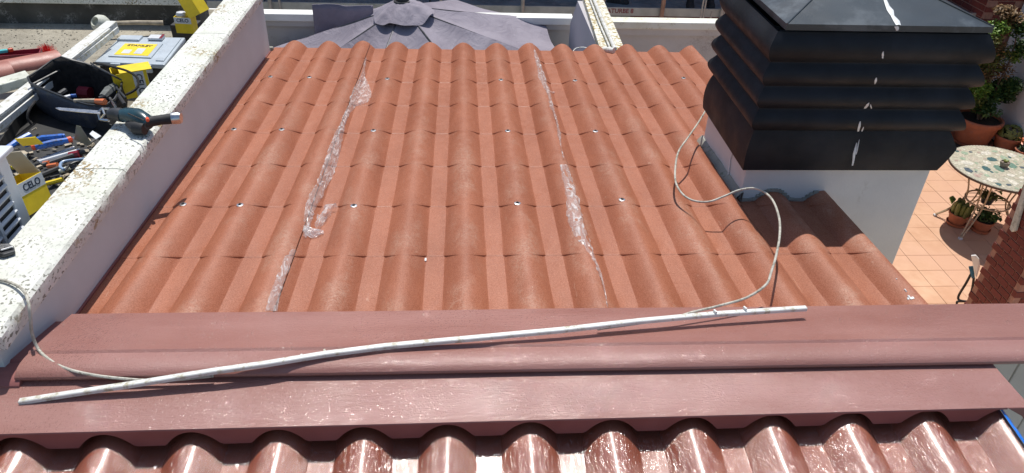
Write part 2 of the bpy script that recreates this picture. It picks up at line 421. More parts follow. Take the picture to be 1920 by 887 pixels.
# ---------------------------------------------------------------- near roof under clear film
nroof = thing('tiled_roof', 'near dark terracotta ribbed roof wrapped in shiny clear film at the bottom of the picture', 'roof', (0, 1.0, -1.55))
NSL = .087
nz = lambda x, y: -1.503+.012*x+NSL*(y-1.262)
npan = []
NSEAM = .752
for a, b in ((-2.45, NSEAM), (NSEAM, 1.4126)):
    m = MB(); m.hexa([(a, .40, nz(a, .40)-.045), (b-.003, .40, nz(b, .40)-.045), (b-.003, 1.41, nz(b, 1.41)-.045), (a, 1.41, nz(a, 1.41)-.045)],
                     [(a, .40, nz(a, .40)-.008), (b-.003, .40, nz(b, .40)-.008), (b-.003, 1.41, nz(b, 1.41)-.008), (a, 1.41, nz(a, 1.41)-.008)])
    npan.append(m.obj('roof_panel', M_FOAM, nroof))
RHo = RH; RH = .050
nc = {}
for k in range(-16, 3):
    xc = NX0+NP*k
    for c in range(3):
        y = 1.41-CL*c
        segs = [(-NP/2, NP/2, 0, False)]
        if k == 2: segs = [(-NP/2, 0.0, 0, 'deep')]
        if abs(xc-NSEAM) < NP/2: segs = [(-NP/2, NSEAM-xc, .0012, False), (NSEAM-xc, NP/2, .0, False)]
        for lo, hi, rs, ed in segs:
            key = (round(lo, 3), round(hi, 3), rs)
            if key not in nc:
                us_flip = tile_mesh(lo, hi, rs, CL, slope=-NSL, mat=M_NROOF, edge=ed)
                # slopes towards the viewer: mirror in y
                me = us_flip; me.transform(Matrix.Scale(-1, 4, (0, 1, 0))); me.flip_normals(); nc[key] = me
            place('tile', nc[key], npan[0 if xc+lo < NSEAM-.01 and xc+hi <= NSEAM+.001 else 1], (xc, y, nz(xc, y)), (0, -.012, 0))
def nprof(x, y):
    k = round((x-NX0)/NP); u = x-(NX0+NP*k); s = ((1.41-y+JB*rib(u)/RH)/CL) % 1
    return nz(x, y)+tile_z(u, s)
m = MB()
def fm(u, v):
    x = -2.4+(1.411+2.4)*u; y = 1.40-.62*v
    k = round((x-NX0)/NP); d = abs(x-(NX0+NP*k))
    lift = .0022+.0035*math.exp(-((d-.078)/.018)**2)
    w = noise.noise(Vector((x*16, y*5, 3)))*.0016+noise.noise(Vector((x*60, y*22, 8)))*.0009
    return (x, y, nprof(x, y)+lift+w)
m.grid(fm, 620, 46, flip=True)
o = m.obj('protective_film', M_FILM, None, True, angle=180); tag(o, 'crinkled clear protective film stretched over the near dark roof panels', 'film')
M_BLUE = simple('blue_film', (.01, .16, .62), .2, .15, 30, .6, 60, coat=.6)
m = MB(); m.grid(lambda u, v: (1.404+.020*u+.0015*noise.noise(Vector((v*9, u, 1))), 1.30-.5*v, nz(1.41, 1.30-.5*v)+.0605-.012*u*u+.0015*noise.noise(Vector((v*24, u*2, 5)))), 6, 60, flip=True)
tag(m.obj('blue_film_strip', M_BLUE, None, True), 'bright blue film strip along the right edge of the near roof', 'film strip')
RH = RHo

# ================================================================ left side wall and its coping
wl = thing('parapet_wall', 'white plastered side wall with lichen spotted coping to the left of the big roof', 'wall', (-1.23, 1.45, -4.2))
MB().box((-1.23, 2.955, -2.76), (.11, 3.01, 2.88)).obj('wall_body', M_WALLP, wl)
for a, b in ((1.44, 2.268), (2.272, 3.62), (3.624, 4.475)):
    m = MB(); nyy = max(6, int((b-a)/.02))
    sec = [(-1.315, -1.318), (-1.315, -1.275), (-1.306, -1.266), (-1.28, -1.265), (-1.23, -1.2645), (-1.17, -1.265), (-1.149, -1.268), (-1.1405, -1.278), (-1.140, -1.300), (-1.141, -1.320)]
    vs = []; fs = []; q = len(sec)
    for j in range(nyy+1):
        y = a+(b-a)*j/nyy
        for x, z in sec:
            e = .0016*noise.noise(Vector((x*30, y*22, z*30)))+.0018*noise.noise(Vector((x*4, y*6, z)))
            vs.append((x+e, y+(noise.noise(Vector((x*25, 3, z*25)))*.006 if j in (0, nyy) else 0), z+e))
    for j in range(nyy):
        for i in range(q): fs.append((j*q+i, j*q+(i+1) % q, (j+1)*q+(i+1) % q, (j+1)*q+i))
    fs += [tuple(range(q)), tuple(reversed(range(nyy*q, (nyy+1)*q)))]
    m.add(vs, [f[::-1] for f in fs]).obj('coping_slab', M_COPE, wl, True)
m = MB()
for i in range(5): m.box((-1.19+.02*i*.4, 4.485+.01*(i % 2), -1.66-.02*i), (.06, .03, .03), rz=i, rx=i*.7)
m.obj('mortar_patch', M_CONC, wl, bevel=.006)

# ================================================================ own building, patio, surroundings
M_GROUND = m_plaster('ground_soil', (.22, .2, .16), (.3, .27, .22), (.1, .09, .06), 1, .5)
g = MB(); g.add([(-200, -200, -4.26), (200, -200, -4.26), (200, 300, -4.26), (-200, 300, -4.26)], [(0, 1, 2, 3)]); struct(g.obj('ground', M_GROUND))
hs = thing('building_below', 'plain white building carrying the tiled roofs', 'building', (0, 2, -4.2))
MB().box((.095, 2.2, -2.93), (2.52, 4.4, 2.54)).obj('wall_body', M_WALLP, hs)
M_BEIGE = m_plaster('beige_render', (.72, .66, .57), (.78, .72, .62), bump=.1)
bw = thing('beige_wall', 'beige wall of grooved upright boards seen below the right end of the ridge cap', 'wall', (2.2, 1.66, -4.2))
MB().box((2.35, 1.69, -2.84), (1.9, .1, 2.72)).obj('wall_body', M_BEIGE, bw)
for i in range(14): MB().box((1.45+.13*i, 1.634, -2.84), (.125, .012, 2.70)).obj('board', M_BEIGE, bw, bevel=.004)

# patio floor of terracotta tiles
M_GROUT = simple('tile_grout', (.52, .36, .24), .9, .15)
def m_floor():
    n = N('terracotta_floor_tile')
    c = n.mix(n.ramp(n.noise(5, 4, .6), .3, .7), (.58, .33, .195), (.68, .42, .265))
    c = n.mix(n.ramp(n.noise(1.1, 3), .4, .7), c, (.64, .38, .25))
    rn = n.t.nodes.new('ShaderNodeObjectInfo').outputs['Random']
    c = n.mix(n.math('MULTIPLY', rn, .3), c, (.54, .27, .15))
    return n.set(col=c, rough=.6, nrm=n.bump(n.noise(40, 4), .15, .003))
M_TILE = m_floor()
fl_ = MB().box((4.3, 6.6, -4.218), (5.6, 9.8, .028)).obj('patio_floor', M_GROUT); struct(fl_)
tm = MB().box((0, 0, 0), (.246, .246, .012)); tmo = tm.obj('floor_tile', M_TILE); tme = tmo.data; bpy.data.objects.remove(tmo)
cnt = 0; rest = MB()
for i in range(-11, 11):
    for j in range(-14, 23):
        x, y = 4.545+.25*i, 5.395+.25*j
        if not (1.6 < x < 6.95 and 1.85 < y < 11.2): continue
        qx, qy = PX(Vector((x, y, -4.2)))
        if 1640 < qx < 1945 and 190 < qy < 620: place('floor_tile', tme, fl_, (x, y, -4.200+random.uniform(-.0008, .0008)), (random.uniform(-.003, .003), random.uniform(-.003, .003), random.choice((0, 1.5708)))); cnt += 1
        else: rest.box((x, y, -4.2), (.246, .246, .012))
ro = rest.obj('floor_tiles', M_TILE, fl_); ro['kind'] = 'stuff'
print('floor tiles', cnt)

# bricks helper: face given by origin, horizontal direction, normal
def m_brick(name, a, b):
    n = N(name); rn = n.t.nodes.new('ShaderNodeObjectInfo').outputs['Random']
    c = n.mix(rn, a, b); c = n.mix(n.math('MULTIPLY', n.ramp(n.noise(60, 5, .7), .45, .65), .3), c, (.1, .05, .04))
    return n.set(col=c, rough=.75, nrm=n.bump(n.noise(150, 4, .6), .4, .003))
M_BRICK = m_brick('dark_red_brick', (.15, .030, .022), (.215, .048, .036))
M_MORT = simple('brick_mortar', (.40, .22, .16), .9, .15, 30, .3, 200)
def brick_box(name, label, x0, x1, y0, y1, z0, z1, bl, bh, joint, zr, mortar_inset=.004):
    t = thing(name, label, 'wall', ((x0+x1)/2, (y0+y1)/2, z0))
    core = MB().box(((x0+x1)/2, (y0+y1)/2, (z0+z1)/2), (x1-x0-2*mortar_inset-.004, y1-y0-2*mortar_inset-.004, z1-z0)).obj('mortar_core', M_MORT, t)
    th = .04
    bmx = MB().box((0, 0, 0), (bl, th, bh)).obj('b', M_BRICK); ma = bmx.data; bpy.data.objects.remove(bmx)
    bmy = MB().box((0, 0, 0), (th, bl, bh)).obj('b', M_BRICK); mb_ = bmy.data; bpy.data.objects.remove(bmy)
    rest = MB(); n = 0; k = 0; z = z0+bh/2+joint
    while z < z1:
        off = (k % 2)*(bl+joint)/2
        x = x0+bl/2+off
        while x < x1-bl*.4:
            jx = (random.uniform(-.0012, .0012))
            if zr[0] < z < zr[1] and x < zr[2]: place('brick', ma, t, (x, y0+th/2+jx, z)); n += 1
            else: rest.box((x, y0+th/2+jx, z), (bl, th, bh))
            x += bl+joint
        y = y0+th+joint+bl/2-off*.0+( -bl/2 if k % 2 else 0)
        if k % 2: y = y0+th+joint+bl/2+(bl+joint)/2*0
        y = y0+joint+th+bl/2 if k % 2 else y0+joint+th+bl
        if not k % 2:
            place('brick', mb_, t, (x0+th/2, y0+joint+th+bl*.22, z)).scale = (1, .42, 1); n += 1
            y = y0+joint*2+th+bl*.42+bl/2
        while y < y1-bl*.3:
            if zr[0] < z < zr[1] and y < zr[3]: place('brick', mb_, t, (x0+th/2+random.uniform(-.0012, .0012), y, z)); n += 1
            else: rest.box((x0+th/2, y, z), (th, bl, bh))
            y += bl+joint
        z += bh+joint; k += 1
    if rest.v: o = rest.obj('bricks', M_BRICK, t); o['kind'] = 'stuff'
    print(name, 'bricks', n); return t
brick_box('brick_pier', 'dark red brick pier with pale joints in front of the mosaic table', 4.21, 4.75, 4.184, 4.60, -4.2, -2.3, .115, .051, .0105, (-4.1, -2.5, 4.55, 9))
brick_box('brick_wall', 'dark brick wall in the far right corner behind the tall potted shrub', 6.56, 7.1, 8.9, 11.2, -4.2, -1.9, .22, .062, .012, (-3.3, -2.25, 9, 11.2))
M_WWALL = m_plaster('white_house_wall', (.66, .66, .65), (.74, .74, .73))
ww = MB().box((7.12, 5.6, -2.7), (.3, 6.5, 3.0)).obj('house_wall', M_WWALL); tag(ww, 'tall white house wall at the right edge behind the potted plants', 'wall')

# ================================================================ chimney
ch = thing('chimney', 'square chimney with white base, black ribbed cladding and black sheet cap', 'chimney', (1.5, 2.8, -4.2))
CX0, CX1, CY0, CY1 = 1.124, 1.888, 2.52, 3.06
MB().box(((CX0+CX1)/2, (CY0+CY1)/2, -2.6), (CX1-CX0, CY1-CY0, 3.2)).obj('base', M_CHIMW, ch, bevel=.004)
# cladding profile: (z, outward offset)
cp = []; n_c = 6; zt, zb = -.842, -1.395; hgt = (zt-zb)/5.6
zz = zt
edges_z = [zt, -.955, -1.047, -1.137, -1.228, -1.395]
def wave(t, kind):
    if kind == 'saw': return .010+.044*min(1, t/.8)**.8 if t < .985 else .012
    return .010+.026*math.sin(math.pi*min(1, max(0, t))**1.15)
segs = []
for c in range(5):
    za, zb_ = edges_z[c], edges_z[c+1]
    for k in range(13):
        t = k/12
        if c == 4: t2 = t; w1 = .009+.019*math.sin(math.pi*.74*t**.85); w2 = .010+.044*(1-abs(t-.42)/.58 if t > .42 else t/.42)
        else: w1, w2 = wave(t, 'w'), wave(t, 'saw')
        segs.append((za+(zb_-za)*t-(.0005 if k == 0 and c else 0), max(w1, .006), max(w2, .006)))
segs.append((zb-.001, .002, .002))
def side_panel(p0, p1, nrm, e0='w', e1='w', own='w', name='cladding_panel'):
    p0, p1, nrm = Vector(p0), Vector(p1), Vector(nrm); d = (p1-p0).normalized(); vs = []
    pick = lambda sg, k: {'w': sg[1], 's': sg[2], None: 0}[k]
    for sg in segs:
        z = sg[0]; o_ = pick(sg, own)
        a = p0+nrm*o_-d*pick(sg, e0); b = p1+nrm*o_+d*pick(sg, e1)
        vs += [(a.x, a.y, z), (b.x, b.y, z)]
    fs = [(2*i, 2*i+2, 2*i+3, 2*i+1) for i in range(len(segs)-1)]
    m = MB().add(vs, fs)
    a, b = p0, p1
    m.add([(a.x, a.y, zt), (b.x, b.y, zt), (b.x, b.y, zb), (a.x, a.y, zb)], [(0, 1, 2, 3)])
    return m.obj(name, M_BLACK, ch, True, angle=50)
SX = W(1645, 150, y=2.50).x
side_panel((CX0, CY0, 0), (SX, CY0, 0), (0, -1, 0), 'w', None); side_panel((SX, CY0, 0), (CX1, CY0, 0), (0, -1, 0), None, 's')
side_panel((CX0, CY1, 0), (CX0, CY0, 0), (-1, 0, 0)); side_panel((CX1, CY0, 0), (CX1, CY1, 0), (1, 0, 0), 'w', 'w', 's'); side_panel((CX1, CY1, 0), (CX0, CY1, 0), (0, 1, 0), 's', 'w')
# cap: hipped sheet with lip and standing seams
a0, a1, b0, b1 = 1.131, 1.889, CY0-.03, CY1+.01; ze = W(1475, 45, y=2.49).z
ap = ((a0+a1)/2, (b0+b1)/2, ze+.10); hw = (b1-b0)/2
A = Vector((a0+hw*.98, ap[1], ze+.10)); B = Vector((a1-hw*.98, ap[1], ze+.10))
c00, c10, c11, c01 = (Vector(v) for v in ((a0, b0, ze), (a1, b0, ze), (a1, b1, ze), (a0, b1, ze)))
m = MB(); m.add([c00, c10, c11, c01, A, B], [(0, 1, 5, 4), (2, 3, 4, 5), (1, 2, 5), (3, 0, 4)])
lo = [v-Vector((0, 0, .022)) for v in (c00, c10, c11, c01)]
m.add([c00, c10, c11, c01]+lo, [(4, 5, 1, 0), (5, 6, 2, 1), (6, 7, 3, 2), (7, 4, 0, 3), (7, 6, 5, 4)])
cap = m.obj('chimney_cap', M_BLACKTOP, ch)
for p, q_ in ((c00, A), (c10, B)): MB().tube([p+Vector((0, 0, .001)), q_+Vector((0, 0, .002))], .0025, 6).obj('seam', M_BLACKTOP, cap, True)
# sealant runs
def on_front(px, py, lift=.001):
    p = W(px, py, y=2.49)
    best = min(segs, key=lambda s: abs(s[0]-p.z)); return W(px, py, y=CY0-best[1]-lift)
def smear(pts, w, name='sealant_run', mat=M_SEAL, th=.0012, parent=ch):
    m = MB(); vs = []; n = len(pts)
    for i, (p, ww_) in enumerate(zip(pts, w)):
        p = Vector(p); r = Vector((1, 0, 0))*ww_
        j = random.uniform(-.3, .3)*ww_
        vs += [p-r+Vector((j, 0, 0)), p+r+Vector((j*.6, 0, 0)), p+Vector((0, -th*2, th*2))]
    fs = []
    for i in range(n-1):
        a = i*3; fs += [(a, a+3, a+5, a+2), (a+2, a+5, a+4, a+1)]
    return m.add(vs, fs).obj(name, mat, parent, True, angle=80)
tp = [(1660, 0), (1664, 12), (1670, 20), (1673, 30), (1680, 40), (1684, 48)]
pl_z = lambda y: ze+(.10)*(y-b0)/hw
pts = []
for px, py in tp:
    d = ray(px, py); k_ = .10/hw; t = (ze-k_*b0)/(d.z-k_*d.y); pts.append(d*t+Vector((0, 0, .0015)))
smear(pts, [.006, .008, .012, .007, .012, .009])
smear([W(1682, 50+i*4, y=b0-.002) for i in range(3)], [.008, .007, .003])
for (xa, ya, xb, yb, ww_) in ((1656, 97, 1655, 110, .004), (1643, 146, 1640, 158, .005), (1629, 193, 1622, 204, .006), (1632, 196, 1634, 204, .003), (1613, 228, 1609, 247, .005), (1619, 238, 1616, 247, .003), (1606, 268, 1598, 311, .005), (1611, 262, 1605, 290, .003)):
    smear([on_front(xa+(xb-xa)*i/4, ya+(yb-ya)*i/4) for i in range(5)], [ww_*.3, ww_*.8, ww_, ww_*.9, ww_*.6])
# sealant line under cladding with brushed ends
m = MB()
for i in range(60):
    x = CX0+.03+(.70)*i/59; h = .004+.010*max(0, noise.noise(Vector((x*20, 1, 1))))+(.012 if .1 < x-CX0 < .32 else 0)*abs(noise.noise(Vector((x*60, 4, 1))))
    m.box((x, CY0-.004, -1.398+h/2-.003), (.013, .010, h+.004), rz=random.uniform(-.2, .2), ry=random.uniform(-.3, .3))
m.obj('sealant_line', M_SEAL, ch)
# mortar fillet where the chimney meets the roof on the left
m = MB(); vs = []
K = 30
for i in range(K+1):
    y = 2.50+(3.08-2.50)*i/K; e = .012*noise.noise(Vector((y*12, 2, 0)))
    z = -1.4-SLP*y
    for dx, dz in ((-.028+e, .012), (-.018+e*.5, .030), (-.006, .045+e), (.004, .05), (.004, -.02)): vs.append((CX0+dx, y, z+dz))
m.add(vs, [(i*5+j, i*5+j+1, i*5+j+6, i*5+j+5) for i in range(K) for j in range(4)])
m.obj('mortar_fillet', M_CONC, ch, True)
m = MB(); pts = [W(x, y, x=CX0-.004) for x, y in ((1370, 262), (1374, 280), (1369, 300), (1366, 325), (1360, 345))]
m.tube(pts, [.003, .004, .003, .004, .002], 6).obj('plaster_crack', M_SEAL, ch, True)
m = MB()
for i in range(24):
    x = 1.135+.3*i/23; m.box((x, CY0-.004, -1.4-SLP*2.5+roofz(x, 2.515)-(-1.4-SLP*2.515)+.004), (.02, .012, .012), rx=random.uniform(-.5, .5))
m.obj('mortar_joint', M_CONC, ch)

# ================================================================ film strips on the big roof seams
def strip(label, pts, lift=.003, n_across=9, crumple=.007, split=3):
    # pts: (px, py, width px)
    P3 = []
    for i in range(len(pts)-1):
        a, b = pts[i], pts[i+1]; k = max(2, int(abs(b[1]-a[1])/4)+int(abs(b[0]-a[0])/6))
        for j in range(k): t = j/k; P3.append(tuple(a[q]*(1-t)+b[q]*t for q in range(3)))
    P3.append(pts[-1]); rows = []
    for (px, py, w) in P3:
        rows.append([on_roof(px+w*(u/(n_across-1)-.5)+w*.1*noise.noise(Vector((py*.15, u, 2))), py, lift) for u in range(n_across)])
    vs = []
    for j, r in enumerate(rows):
        for u, p in enumerate(r):
            e = crumple*(1-abs(noise.noise(Vector((p.x*55, p.y*16, 5))))*2.2)*1.3+crumple*.5*abs(noise.noise(Vector((p.x*140, p.y*60, 9)))); e *= (.25 if u in (0, n_across-1) else 1)
            jag = .004*noise.noise(Vector((p.x*10, p.y*80, 3))) if u in (0, n_across-1) else 0
            vs.append(p+Vector((jag, 0, e)))
    na = n_across; fs = [(j*na+i, j*na+i+1, (j+1)*na+i+1, (j+1)*na+i) for j in range(len(rows)-1) for i in range(na-1)]
    o = MB().add(vs, fs).obj('film_strip', M_STRIP, None, True, angle=25)
    return tag(o, label, 'film strip', 'clear film left on the roof seams')
strip('torn clear film strip twisting down the left roof seam, widest near its upper end', [(686,110,3),(683,128,4),(680,142,8),(679,160,26),(678,178,40),(672,192,34),(660,200,14),(650,214,11),(643,232,10),(636,250,16),(630,270,22),(622,300,25),(612,330,26),(602,350,22),(592,368,28),(582,390,20),(578,410,16),(574,430,12),(572,446,6)])
strip('narrow clear film strip at the lower end of the left roof seam', [(551,468,8),(544,478,16),(536,498,18),(526,522,18),(516,552,20),(508,584,22)], crumple=.003)
strip('loose twisted scrap of clear film curling right of the left seam', [(630,392,8),(622,393,12),(612,400,18),(604,412,20),(598,422,14),(594,430,10)], lift=.006, crumple=.020)
strip('crumpled thin film along the upper end of the right roof seam', [(1002,96,3),(1007,112,7),(1012,128,9),(1016,144,14),(1021,158,9),(1026,168,9),(1031,182,5),(1034,200,8),(1040,214,4),(1046,236,3),(1048,250,7),(1051,270,2.5),(1057,300,2.5)])
strip('wider flapping film strip on the lower part of the right roof seam', [(1057,310,14),(1062,330,18),(1068,350,19),(1071,366,20),(1074,372,24),(1076,400,28),(1082,425,28),(1093,448,24),(1104,466,14),(1110,478,8),(1116,492,5),(1126,514,5),(1130,530,2),(1136,556,2),(1139,578,2)], crumple=.0045)
M_WAD = m_film('bunched_clear_film', gl=.16, rough=.2, wr=(60, 40, 50), st=.3, white=.75)
def wad(label, px, py, rx, ry, h, seed):
    m = MB(); c = on_roof(px, py, .004); vs = [c+Vector((0, 0, h))]; fs = []; K = 13
    for ring in (1, 2, 3):
        for k in range(K):
            a = 6.283*k/K; q = ring/3; j = noise.noise(Vector((k*1.7, ring*2.1, seed)))
            x = c.x+rx*q*math.cos(a)*(1+.45*j); y = c.y+ry*q*math.sin(a)*(1+.4*noise.noise(Vector((k*1.3, seed, ring))))
            z = max(roofz(x, y)+.002, c.z+h*(1-q)**.7+.5*h*noise.noise(Vector((k*2.9, ring*3.3, seed+2))))
            vs.append(Vector((x, y, z)))
    for k in range(K):
        k2 = (k+1) % K; fs.append((0, 1+k, 1+k2))
        for rg in (0, 1): a, b = 1+rg*K, 1+(rg+1)*K; fs += [(a+k, b+k, b+k2), (a+k, b+k2, a+k2)]
    return tag(m.add(vs, fs).obj('film_wad', M_WAD, None), label, 'film scrap')
wad('bunched white film wad lying on the roof at the lower middle of the left seam', 584, 438, .040, .030, .020, 3)
tag(MB().tube([on_roof(1027+i*4, 170+(3 if i > 1 else i), .004) for i in range(4)], .004, 6).obj('film_scrap', M_STRIP, None, True), 'tiny white film scrap right of the upper right seam', 'film scrap')
tag(MB().box(on_roof(798, 487, .004), (.006, .016, .004)).obj('film_scrap', M_SEAL, None), 'small white chip lying at a tile joint in the middle of the roof', 'film scrap')
m = MB()
for px, py, s in ((1672-64, 540, 3),):
    pass
c0 = W(1708, 557, z=-1.44)
for px_, py_, sz_ in ((1681, 523, .004), (1697, 543, .007), (1699, 546, .005), (1705, 556, .010), (1710, 559, .012), (1703, 560, .008)): m.box(on_roof(px_, py_, .001), (sz_, sz_*.8, .002), rz=px_*.7, ry=.3)
tag(m.obj('paint_flake', M_SEAL, None), 'flaking white sealant on the lower right edge of the big roof', 'sealant')

# ================================================================ white batten and grey cable
stick_px = [(37, 753, -1.413), (140, 737, -1.400), (258, 719, -1.383), (400, 696, -1.366), (500, 682, -1.360), (609, 664, -1.359), (725, 649, -1.362), (900, 633, -1.356), (1050, 619, -1.356), (1200, 602, -1.360), (1341, 589, -1.368), (1511, 578, -1.378)]
pts = [W(a, b, z=c) for a, b, c in stick_px]
m = MB(); vs = []; nn = len(pts)
for i, p in enumerate(pts):
    d = (pts[min(i+1, nn-1)]-pts[max(0, i-1)]).normalized(); sd_ = Vector((-d.y, d.x, 0)).normalized(); u_ = Vector((0, 0, 1))
    for a, b in ((-.008, -.005), (.008, -.005), (.008, .004), (.006, .006), (-.006, .006), (-.008, .004)): vs.append(p+sd_*a+u_*b)
fs = [(i*6+j, i*6+(j+1) % 6, (i+1)*6+(j+1) % 6, (i+1)*6+j) for i in range(nn-1) for j in range(6)]+[tuple(range(6)), tuple(reversed(range((nn-1)*6, nn*6)))]
bt = thing('white_batten', 'long thin white plastic batten lying askew across the brown ridge caps', 'batten', pts[0])
m.add(vs, [f[::-1] for f in fs]).obj('profile', M_WHITE, bt, True, angle=40)
for px, py, z in ((609, 659, -1.36), (1341, 584, -1.357), (1397, 578, -1.36), (566, 668, -1.364)):
    MB().box(W(px, py, z=z), (.005, .012, .007), rz=.4).obj('clip_stub', M_WHITE, bt)
def spline(pts, k=8):
    out = []; n = len(pts)
    for i in range(n-1):
        p0, p1, p2, p3 = pts[max(i-1, 0)], pts[i], pts[i+1], pts[min(i+2, n-1)]
        for j in range(k):
            t = j/k; out.append(.5*((2*p1)+(p2-p0)*t+(2*p0-5*p1+4*p2-p3)*t*t+(3*p1-p0-3*p2+p3)*t*t*t))
    out.append(pts[-1]); return out
cp_ = [(1322, 209, -1.44), (1308, 232, -1.42), (1290, 258, -1.41), (1272, 285, -1.42), (1266, 318, -1.43), (1268, 345, -1.435), (1282, 366, -1.44), (1303, 377, -1.44), (1330, 378, -1.43), (1358, 368, -1.41), (1388, 356, -1.385), (1420, 354, -1.37), (1446, 372, -1.36), (1460, 405, -1.355), (1462, 440, -1.355), (1455, 480, -1.36), (1446, 510, -1.37), (1436, 534, -1.375), (1400, 558, -1.375), (1350, 573, -1.372), (1300, 585, -1.37), (1262, 596, -1.372), (1200, 606, -1.374), (1120, 617, -1.376)]
tag(MB().tube(spline([W(a, b, z=c) for a, b, c in cp_]), .0040, 8).obj('loose_cable', M_CABLE, None, True), 'pale grey cable looping over the right of the roof from the chimney to the batten', 'cable', 'grey cables')
cp2 = [(-30, 524, -1.258), (0, 525, -1.258), (25, 532, -1.255), (45, 546, -1.25), (54, 570, -1.255), (57, 596, -1.285), (60, 625, -1.33), (72, 655, -1.37), (95, 676, -1.375), (130, 693, -1.375), (180, 704, -1.376), (230, 710, -1.384), (275, 713, -1.389), (330, 712, -1.389), (400, 705, -1.384)]
tag(MB().tube(spline([W(a, b, z=c) for a, b, c in cp2]), .0040, 8).obj('loose_cable', M_CABLE, None, True), 'pale grey cable hanging over the near end of the spotted coping onto the ridge cap', 'cable', 'grey cables')

# ================================================================ neighbour's flat roof on the left
ZG = -1.75
def m_gravel():
    n = N('weathered_screed'); c = n.mix(n.ramp(n.noise(3, 6, .6), .3, .7), (.30, .27, .21), (.46, .42, .33))
    c = n.mix(n.ramp(n.noise(45, 5, .7), .52, .66), c, (.24, .21, .16))
    c = n.mix(n.math('MULTIPLY', n.ramp(n.noise(1, 5, .7, vec=n.map(scale=(1.2, 5, 1))), .52, .62), .5), c, (.16, .14, .10))
    return n.set(col=c, rough=.95, nrm=n.bump(n.noise(70, 6, .7), .9, .012))
M_GRAV = m_gravel()
t = MB(); t.box((-6.6, 1.735, -2.98), (10.56, 5.47, 2.46)); t.box((-6.825, 5.0, -2.981), (10.15, 1.06, 2.462)); struct(t.obj('neighbour_roof', M_GRAV))
M_DARKW = m_plaster('soot_stained_render', (.04, .038, .032), (.10, .095, .08), (.34, .33, .30), 7, .50)
fwl = thing('rear_parapet', 'dark stained low parapet with white coping at the top left corner', 'wall', (-3, 5.2, ZG))
yb_ = W(200, 46, z=ZG).y; ztop = W(200, 6, y=yb_).z
MB().box((-6.85, yb_+.1, (ZG+ztop)/2-.1), (10.1, .2, ztop-ZG+.2)).obj('wall_body', M_DARKW, fwl)
MB().box((-6.85, yb_+.1, ztop+.022), (10.12, .26, .045)).obj('coping_slab', M_COPE, fwl, bevel=.006)
# scattered grit
m = MB()
for i in range(260):
    px = random.uniform(-10, 330); py = random.uniform(46, 100); p = W(px, py, z=ZG); s = random.uniform(.003, .009)
    m.box(p+Vector((0, 0, s*.2)), (s, s*random.uniform(.6, 1.4), s*.7), rz=random.uniform(0, 3), rx=random.uniform(0, 1))
gr = m.obj('loose_grit', M_GRAV); gr['kind'] = 'stuff'

M_YEL = simple('yellow_cardboard', (.82, .60, .02), .5, .06, 20)
M_CARD = simple('grey_cardboard', (.42, .38, .30), .8, .1)
M_LBL = simple('white_print', (.62, .64, .66), .5, .06)
M_INK = simple('dark_blue_ink', (.015, .025, .05), .5, .1)
M_LID = simple('pale_grey_plastic', (.46, .52, .57), .4, .1, 8, .1)
M_BAG = simple('black_bag_cloth', (.016, .014, .013), .85, .5, 30, .5, 400)
M_BAGB = simple('navy_bag_cloth', (.05, .06, .085), .45, .4, 6, .4, 300, dirt=(.12, .11, .10))
M_TRAY = simple('dirty_black_tray', (.022, .022, .022), .65, .6, 8)
M_BLUEH = simple('blue_tool_grip', (.02, .13, .50), .35, .25, 30, dirt=(.03, .04, .07))
M_REDG = simple('red_tool_grip', (.72, .09, .03), .4, .2)
M_ORNG = simple('orange_plastic', (.75, .20, .07), .4, .15)
M_SALM = simple('salmon_tile_paint', (.37, .145, .11), .5, .15, 10, .2, 300)
M_TEAL = simple('teal_tool_casing', (.015, .05, .065), .3, .3, 20)
M_DGREY = simple('dark_grey_plastic', (.035, .037, .04), .45, .4, 30)
M_WOODG = simple('weathered_wood', (.40, .34, .25), .8, .3, 25, .4, 100)
M_STONE = simple('pale_stone', (.62, .63, .54), .7, .12, 12, .3, 60, dirt=(.4, .41, .33))
M_DRED = simple('dark_red_plastic', (.22, .015, .03), .4, .2)
M_TURQ = simple('turquoise_plastic', (.05, .48, .50), .4, .1)
M_LID2 = simple('white_metal_paint', (.60, .63, .66), .4, .06)

def open_box(name, label, c, sx, sy, sz, M, flaps=(), word='CELO', band=True, face=None, group='yellow cardboard screw boxes'):
    """cardboard box of four walls and a floor in local frame M (z up); front = -y"""
    t = thing(name, label, 'box', c, group); T = Matrix.Translation(Vector(c)) @ M; th = .003
    m = MB()
    for (cx, cy, wx, wy) in ((0, -sy/2, sx, th), (0, sy/2, sx, th), (-sx/2, 0, th, sy), (sx/2, 0, th, sy)):
        b = MB().box((cx, cy, sz/2), (wx+.0005, wy, sz)); m.add([T @ v for v in b.v], b.f)
    b = MB().box((0, 0, th/2), (sx, sy, th)); m.add([T @ v for v in b.v], b.f)
    m.obj('carton', M_YEL, t)
    if band:
        m = MB(); b = MB().box((0, -sy/2-th*.7, sz*.80), (sx, .001, sz*.38)); m.add([T @ v for v in b.v], b.f); bo = m.obj('label_band', M_LBL, t)
        text(word, sz*.30, T @ Matrix.Translation((0, -sy/2-th*.7-.0009, sz*.80)) @ Matrix.Rotation(math.pi/2, 4, 'X'), M_INK, bo)
    for (side, ang, ln, mt) in flaps:
        # side: 0 front(-y),1 right(+x),2 back(+y),3 left(-x)
        w = sx if side in (0, 2) else sy; d = sy if side in (0, 2) else sx
        Rz = Matrix.Rotation(side*math.pi/2, 4, 'Z'); L = T @ Rz @ Matrix.Translation((0, -d/2, sz)) @ Matrix.Rotation(ang, 4, 'X')
        b = MB().box((0, 0, ln/2), (w*.97, th, ln)); m = MB().add([L @ v for v in b.v], b.f); m.obj('flap', mt, t)
    return t, T
